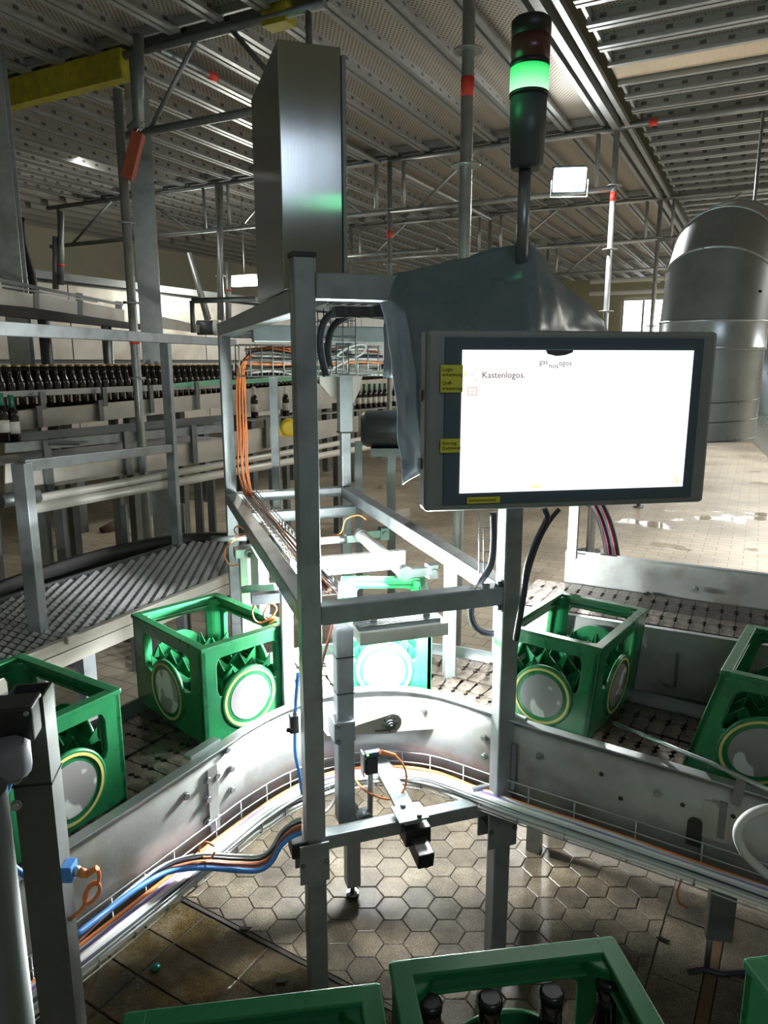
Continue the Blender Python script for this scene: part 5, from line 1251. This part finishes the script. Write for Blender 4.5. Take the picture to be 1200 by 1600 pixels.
# main beam pairs along u
for n_, lab in ((NBM, 'long deck edge beam running away above the floodlight'), (NBM + .09, 'toothed deck edge rail beside the long edge beam')):
    b = MB(); b.bar(Wd(n_, .5, CZ_ - .03), Wd(n_, 18, CZ_ - .03), .05 if n_ == NBM else .035, .07 if n_ == NBM else .04); tag(b.build('deck_beam', GALV), lab, 'beam')
def ledger(lab, p, q, red=None, m_=GALV, r=.0242):
    t = thing('ledger_tube', lab, 'scaffold tube', p); MB().tube(p, q, r, 12).build('tube', m_, t)
    if red is not None: MB().tube(p.lerp(q, red), p.lerp(q, red + .03), r * 1.12, 12).build('red_band', RED, t)
ledger('ledger tube with a red band slanting under the deck at the upper left', Wd(NBM - 2.07 - .1, 3.67, CZ_ - .06), Wd(NBM - 2.07 - .1, 6.55, CZ_ - .06), .15)
ledger('ledger tube with a red band left of the near standard', Wd(NBM - 2.07, 6.55, CZ_ - .10), Wd(NBM - 2.07, 9.43, CZ_ - .10), .35)
ledger('ledger tube with a red band across the right-hand planks', Wd(NBM, 3.44 * H_ + .0, CZ_ - .04), Wd(NBM + 2.07, 3.44 * H_, CZ_ - .04), .12)
ledger('ledger tube crossing the right-hand planks further back', Wd(NBM, 9.43, CZ_ - .05), Wd(NBM + 2.07, 9.43, CZ_ - .05))
ledger('upper of two white guard tubes in the far right background', Wd(NBM - 1.0, 10.6, 2.88), Wd(NBM + 1.4, 10.6, 2.88), m_=WHITE, r=.03)
ledger('lower of two white guard tubes in the far right background', Wd(NBM - 1.0, 10.6, 2.72), Wd(NBM + 1.4, 10.6, 2.72), m_=WHITE, r=.03)
ledger('horizontal tube below the far left girders', Wd(NBM - 4.2, 8.0, 3.05), Wd(NBM - 2.2, 8.0, 3.05), .3, GALVD)
ledger('handrail tube with a drop end left of the frame top', aty(300, 470, 3.9), aty(400, 467, 3.9), None, STEELD, .014)
b = MB(); b.tube(aty(300, 470, 3.9), aty(302, 520, 3.9), .013, 8); tag(b.build('drop_tube', STEELD), 'short vertical tube hanging from the handrail left of the frame', 'tube')
b = MB(); b.tube(aty(296, 395, 6.3), aty(325, 500, 6.3), .022, 8, .03); tag(b.build('sloping_rod', GALV), 'pale rod sloping down to the conveyor motor, left background', 'rod')
for x, y0, y1, d, red, lab in ((87, 370, 452, 6.0, None, 'dark hanging tube at the left, leftmost of the pair'), (95, 330, 445, 6.0, 412, 'dark hanging tube with a red ring at the left'), (344, 290, 500, 6.4, None, 'scaffold tube just left of the frame'), (357, 410, 505, 6.4, 452, 'short scaffold tube with a red mark left of the cabinet')):
    p = aty(x, y0, d); q = aty(x, y1, d); ledger(lab, p, q, (red - y0) / (y1 - y0) if red else None, GALVD if x < 100 else GALV)
b = MB(); b.path(spl([aty(33, 340, 5.6), aty(36, 380, 5.6), aty(50, 430, 5.6), aty(52, 470, 5.6)], 4), .03, 8); tag(b.build('bent_pipe', BLACK), 'dark bent pipe beside the left steel column', 'pipe')
# ================================================================== FLOODLIGHT
flp = aty(890, 281, 6.35); fd = thing('floodlight', 'glaring white floodlight clamped to the scaffold ledger', 'lamp', flp); aim = (Vector((.9, 1.0, 1.2)) - flp).normalized()
X = aim.cross(ZU).normalized(); Y_ = X.cross(aim)
b = MB(); b.box(flp - aim * .03, (.28, .05, .20), (X, aim, Y_)); b.build('housing', DGREY, fd, bevel=.01)
b = MB(); b.box(flp + aim * .0, (.25, .012, .17), (X, aim, Y_)); b.build('glass', mat('floodlight glass', (1, 1, 1), .4, emit=60, ecol=(1, 1, .96)), fd)
b = MB(); b.path([flp - X * .15, flp - X * .15 - ZU * .14 - aim * .03, flp + X * .15 - ZU * .14 - aim * .03, flp + X * .15], .008, 6); b.build('bracket', STEELD, fd)
area('flood_beam', flp + aim * .03, Vector((2.6, 3.9, 0)), .25, .17, 75, (1, 1, .97), math.radians(150))
# fluorescent lamps on the left
for i, (x, y, d) in enumerate(((382, 441, 9.0), (408, 439, 9.6))):
    q = aty(x, y, d); t = thing('strip_lamp', 'lit fluorescent strip lamp left of the cabinet, ' + ('nearer' if i == 0 else 'further') + ' of two', 'lamp', q)
    MB().bar(q - HU * .02 - HN * .16, q + HN * .16, .08, .09).build('diffuser', mat('fluorescent diffuser', (1, 1, 1), .4, emit=7, ecol=(1, 1, .92)), t)
    MB().bar(q + ZU * .06 - HN * .18, q + ZU * .06 + HN * .18, .10, .04).build('housing', WHITE, t)
    MB().tube(q + ZU * .08, Vector((q.x, q.y, CZ_)), .006, 6).build('hanger', STEELD, t)
sl_ = bpy.data.lights.new('strip_glow', 'POINT'); sl_.energy = 45; sl_.color = (1, .97, .82); sl_.shadow_soft_size = .2
so_ = bpy.data.objects.new('strip_glow', sl_); COL.objects.link(so_); so_.location = aty(392, 448, 8.8)
# ================================================================== DUCTS (right)
dt = thing('exhaust_duct', 'big grey exhaust duct with a mitred elbow, open end hanging over the floor', 'duct', aty(1125, 690, 4.0)); R_ = .262
def ring_path(par, name, pts, r, m_, n=36, cap=True): mb = MB(); mb.path(pts, r, n); return mb.build(name, m_, par)
dc = aty(1105, 600, 4.0); dx = dc.x; zbot = aty(1100, 688, 3.85).z; zj1 = aty(1100, 545, 3.75).z; zj2 = aty(1100, 500, 3.75).z
b = MB(); b.lathe([(R_, zbot), (R_, zj1)], 40, (dx, 4.0, 0), cap=False); b.build('spiral_tube', DUCT, dt)
b = MB(); b.lathe([(R_ * .98, zbot + .001), (R_ * .98, zbot + .4)], 40, (dx, 4.0, 0), cap=False); b.build('inner_wall', STEELD, dt)
b = MB(); b.path([Vector((dx + (R_ + .002) * math.cos(a), 4 + (R_ + .002) * math.sin(a), zbot + .03 + .10 * a / (2 * math.pi))) for a in [i * math.pi / 12 - 3.4 for i in range(0, 60)]], .004, 5); b.build('spiral_seam', STEELD, dt)
b = MB(); b.lathe([(R_ + .006, zj1 - .005), (R_ + .010, zj1 + .005), (R_ + .006, zj1 + .012), (R_ + .006, zj2)], 40, (dx, 4.0, 0), cap=False); b.build('coupling', DUCT, dt)
ed = Vector((.55, .83, 0)).normalized(); c0 = Vector((dx, 4.0, zj2)); RB = .36
def sect(name, pth, m_):
    mb = MB(); n = 40; side = Vector((-ed.y, ed.x, 0))
    for c, up in pth:
        for i in range(n): a = 2 * math.pi * i / n; mb.v.append(c + side * math.cos(a) * (R_ + .004) + up * math.sin(a) * (R_ + .004))
    for k in range(len(pth) - 1):
        for i in range(n): mb.face([k * n + i, k * n + (i + 1) % n, (k + 1) * n + (i + 1) % n, (k + 1) * n + i], True)
    o = mb.build(name, m_, dt); return o
pr = []
for deg in (0, 30, 60, 90):
    a = math.radians(deg); c = c0 + ed * (RB - RB * math.cos(a)) + ZU * (RB * math.sin(a) + .05); pr.append((c, (ed * math.cos(a) - ZU * math.sin(a)) / 1.0))
pr[0] = (c0 + ZU * .0, ed)
# mitred gores: each straight between section planes
for k in range(3): sect('elbow_gore', [pr[k], pr[k + 1]], DUCTD)
sect('horizontal_tube', [pr[3], (pr[3][0] + ed * 1.3, pr[3][1])], DUCT)
for k in (0, 1, 2, 3):
    mb = MB(); side = Vector((-ed.y, ed.x, 0)); mb.path([pr[k][0] + side * math.cos(a) * (R_ + .005) + pr[k][1] * math.sin(a) * (R_ + .005) for a in [i * math.pi / 20 for i in range(40)]], .006, 6, closed=True); mb.build('seam_ring', DUCT, dt)
MB().box(c0 + Vector((.12, -.235, .14)), (.012, .01, .012)).build('rivet', BLACK, dt)
MB().tube(pr[3][0] + ed * .7, pr[3][0] + ed * .7 + ZU * .9, .01, 6).build('hanger', STEELD, dt)
d2 = thing('flexible_duct', 'second duct with ribbed flexible end at the right edge', 'duct', aty(1200, 600, 4.9)); e2 = aty(1196, 545, 4.8)
b = MB(); b.path(spl([e2 + Vector((.1, .1, .1)), e2 + Vector((0.06, 0, -.15)), e2 + Vector((.12, -.05, -.45)), e2 + Vector((.5, -.1, -.72))], 6), .22, 28); b.build('duct_bend', DUCT, d2)
for k in range(9): c = e2 + Vector((.1 + .012 * k, .1 + .03 * k, .1 + .035 * k)); b = MB(); b.lathe([(.20, -.012), (.225, 0), (.20, .012)], 28, c, (Vector((1, 0, 0)), Vector((0, .8, -.6)), Vector((0, .6, .8))), cap=False); b.build('flex_rib', DUCT, d2)
MB().tube(e2 + Vector((.2, .4, .4)), Vector((e2.x + .2, e2.y + .4, CZ_)), .012, 6).build('hanger', STEELD, d2)
b = MB(); b.tube((e2.x + .5, e2.y - .1, 0), (e2.x + .5, e2.y - .1, e2.z - .93), .03, 10); b.build('support_leg', STEELD, d2)
# ================================================================== WALLS AND WINDOWS
def wall(name, p, q, z0, z1, m_, lab): mb = MB(); mb.bar(p + ZU * (z0 + z1) / 2, q + ZU * (z0 + z1) / 2, .2, z1 - z0); return tag(mb.build(name, m_), lab, kind='structure')
wall('wall_left', Wd(-9.5, -6, 0), Wd(-9.5, 24, 0), 0, 4.5, CREAM, 'cream wall along the left of the hall')
wall('wall_right', Wd(9, -6, 0), Wd(9, 24, 0), 0, 4.5, CREAM, 'cream wall along the right of the hall')
wall('wall_back', Wd(-9.5, 24, 0), Wd(9, 24, 0), 0, 4.5, CREAM, 'pale far wall with windows')
wall('wall_front', Wd(-9.5, -6, 0), Wd(9, -6, 0), 0, 4.5, CREAM, 'cream wall behind the camera')
for k in range(5):
    w = thing('window_%d' % (k + 1), 'bright window in the far wall', None, Wd(-3.4 + k * 1.5, 23.85, 2.0), kind='structure'); c = Wd(-3.4 + k * 1.5, 23.88, 2.9)
    MB().box(c, (1.2, .03, 1.5), (HN, HU, ZU)).build('pane', mat('daylit pane', (.9, .95, 1), .3, emit=3.2, ecol=(.95, 1, 1)), w)
    b = MB()
    for s_ in (-.6, 0, .6): b.box(c + HN * s_ - HU * .03, (.06, .06, 1.56), (HN, HU, ZU))
    for s_ in (-.75, .75): b.box(c + ZU * s_ - HU * .03, (1.26, .06, .06), (HN, HU, ZU))
    b.build('window_frame', WHITE, w)
for k in range(4):
    mb = MB(); mb.box(Wd(-1.5 + 1.7 * k, 20.0, .9), (1.2, .9, 1.8 - .3 * (k % 2)), (HN, HU, ZU)); tag(mb.build('machine_housing', PALEST, bevel=.03), 'distant pale machine housing by the far wall, %s of four' % ('leftmost,second from left,third from left,rightmost'.split(',')[k]), 'machine')
# ================================================================== NEAR LEFT POST WITH SENSOR BOX
np_ = thing('guide_post', 'dark square-tube post with open top at the lower left', 'post', (aty(48, 1100, 1.15).x, 1.15, 0))
pc = aty(46, 1092, 1.15); zt_ = aty(50, 1092, 1.12).z; AXP = (D(80), D(-10), ZU)
DK = mat('dark post steel', (.10, .11, .11), .45, .7, .2, 10)
b = MB(); W2 = .062
for s_ in (-1, 1):
    b.box(Vector((pc.x, pc.y, zt_ / 2)) + D(80) * s_ * (W2 / 2 - .002), (.004, W2, zt_), AXP); b.box(Vector((pc.x, pc.y, zt_ / 2)) + D(-10) * s_ * (W2 / 2 - .002), (W2 - .008, .004, zt_), AXP)
b.build('square_tube', DK, np_); 
MB().box((pc.x, pc.y, zt_ - .16), (W2 + .004, W2 + .004, .003), AXP).build('cable_tie', BLACK, np_); MB().box((pc.x, pc.y, .35), (.085, .085, .10), AXP).build('foot_clamp', DK, np_)
sb = thing('sensor_box', 'black sensor box fixed to the dark post at the left edge', 'sensor', pc - D(80) * .07)
q = aty(22, 1122, 1.10); b = MB(); b.box(q, (.075, .06, .060), AXP); b.build('box_body', BLACK, sb, bevel=.004)
b = MB(); b.tube(q + D(80) * .030 - D(-10) * .031 + ZU * .022, q + D(80) * .030 - D(-10) * .035 + ZU * .022, .004, 8); b.build('screw', STEEL, sb)
b = MB(); q = aty(14, 1185, 1.04); b.lathe([(.0, -.03), (.026, -.03), (.034, -.02), (.034, .018), (.026, .026), (0, .026)], 8, q, cap=False); b.build('clamp_knob', mat('grey clamp plastic', (.13, .14, .17), .5), sb)
q = aty(45, 1290, 1.12); b = MB(); b.box(q, (.02, .006, .17), AXP); b.build('mount_strip', FRAME, np_)
for y in (1216, 1257): q = aty(26, y, 1.10); b = MB(); bolt(b, q, -D(-10), .007, .01); b.build('bolt', STEEL, np_)
q0 = aty(10, 1240, .62); b = MB(); b.tube((q0.x - .035, .62, 0), (q0.x - .035, .62, q0.z), .032, 20); tag(b.build('round_post', mat('grey round post', (.07, .09, .09), .5, .4, .2, 8)), 'thick round grey post cutting the lower left corner', 'post')
cable('blue_hose', 'blue hose behind the dark post at the left edge', [aty(x, y, 1.22) for x, y in ((-5, 1262), (8, 1240), (20, 1215), (30, 1190))], .006, BLUEC, cat='hose')
cable('blue_hose', 'blue hose emerging low behind the dark post', [aty(x, y, 1.22) for x, y in ((-5, 1330), (15, 1348), (40, 1368), (70, 1375))], .006, BLUEC, cat='hose')
pxs = thing('proximity_sensor', 'blue sensor with an orange angled plug on the right side of the dark post', 'sensor', aty(115, 1360, 1.14))
MB().box(aty(108, 1360, 1.14), (.020, .03, .030)).build('sensor_body', BLUEC, pxs, bevel=.002); MB().tube(aty(114, 1360, 1.14), aty(124, 1362, 1.14), .009, 14).build('nut', STEEL, pxs)
b = MB(); b.tube(aty(124, 1362, 1.14), aty(134, 1366, 1.14), .008, 12); b.tube(aty(134, 1366, 1.14), aty(152, 1356, 1.14), .007, 12, .005); b.build('angled_plug', ORANGE, pxs)
cable('orange_cable', 'orange cable knotted in a small loop below the angled plug', [aty(x, y, 1.15) for x, y in ((152, 1356), (155, 1368), (152, 1380), (142, 1384), (132, 1400), (136, 1412), (148, 1404), (156, 1390), (150, 1378), (138, 1386), (134, 1405), (128, 1420), (110, 1436))], .0035, ORANGE)
# ================================================================== FLOOR LITTER
q = atz(243, 1512, .003); b = MB(); b.lathe([(.014, 0), (.015, .003), (.013, .007), (0, .0075)], 21, q, cap=False); tag(b.build('crown_cap', mat('green crown cap', (.03, .22, .20), .3, .5)), 'green crown cap lying on the wet tiles', 'bottle cap')
for x, y, a, lab in ((440, 1533, 20, 'small dark leaf-like scrap on the tiles left of the near left post'), (1035, 1468, -20, 'small dark scrap on the tiles right of the crates'), (383, 1451, 10, 'tiny twig on the tile joint at the lower left')):
    q = atz(x, y, .004); b = MB(); b.prism([q + Vector((math.cos(math.radians(a + t)) * r, math.sin(math.radians(a + t)) * r, 0)) for t, r in ((0, .022), (70, .007), (130, .014), (180, .02), (250, .008), (310, .012))], (0, 0, .003)); tag(b.build('scrap', BLACK), lab, 'litter')
q = atz(1130, 1524, .005); b = MB(); b.path(spl([q + Vector((x, y, 0)) for x, y in ((-.10, .01), (-.05, .02), (.0, .005), (.08, .01), (.16, -.01))], 4), .009, 8); tag(b.build('black_hose', BLKC), 'black hose end lying on the floor at the foot of the right leg', 'hose')
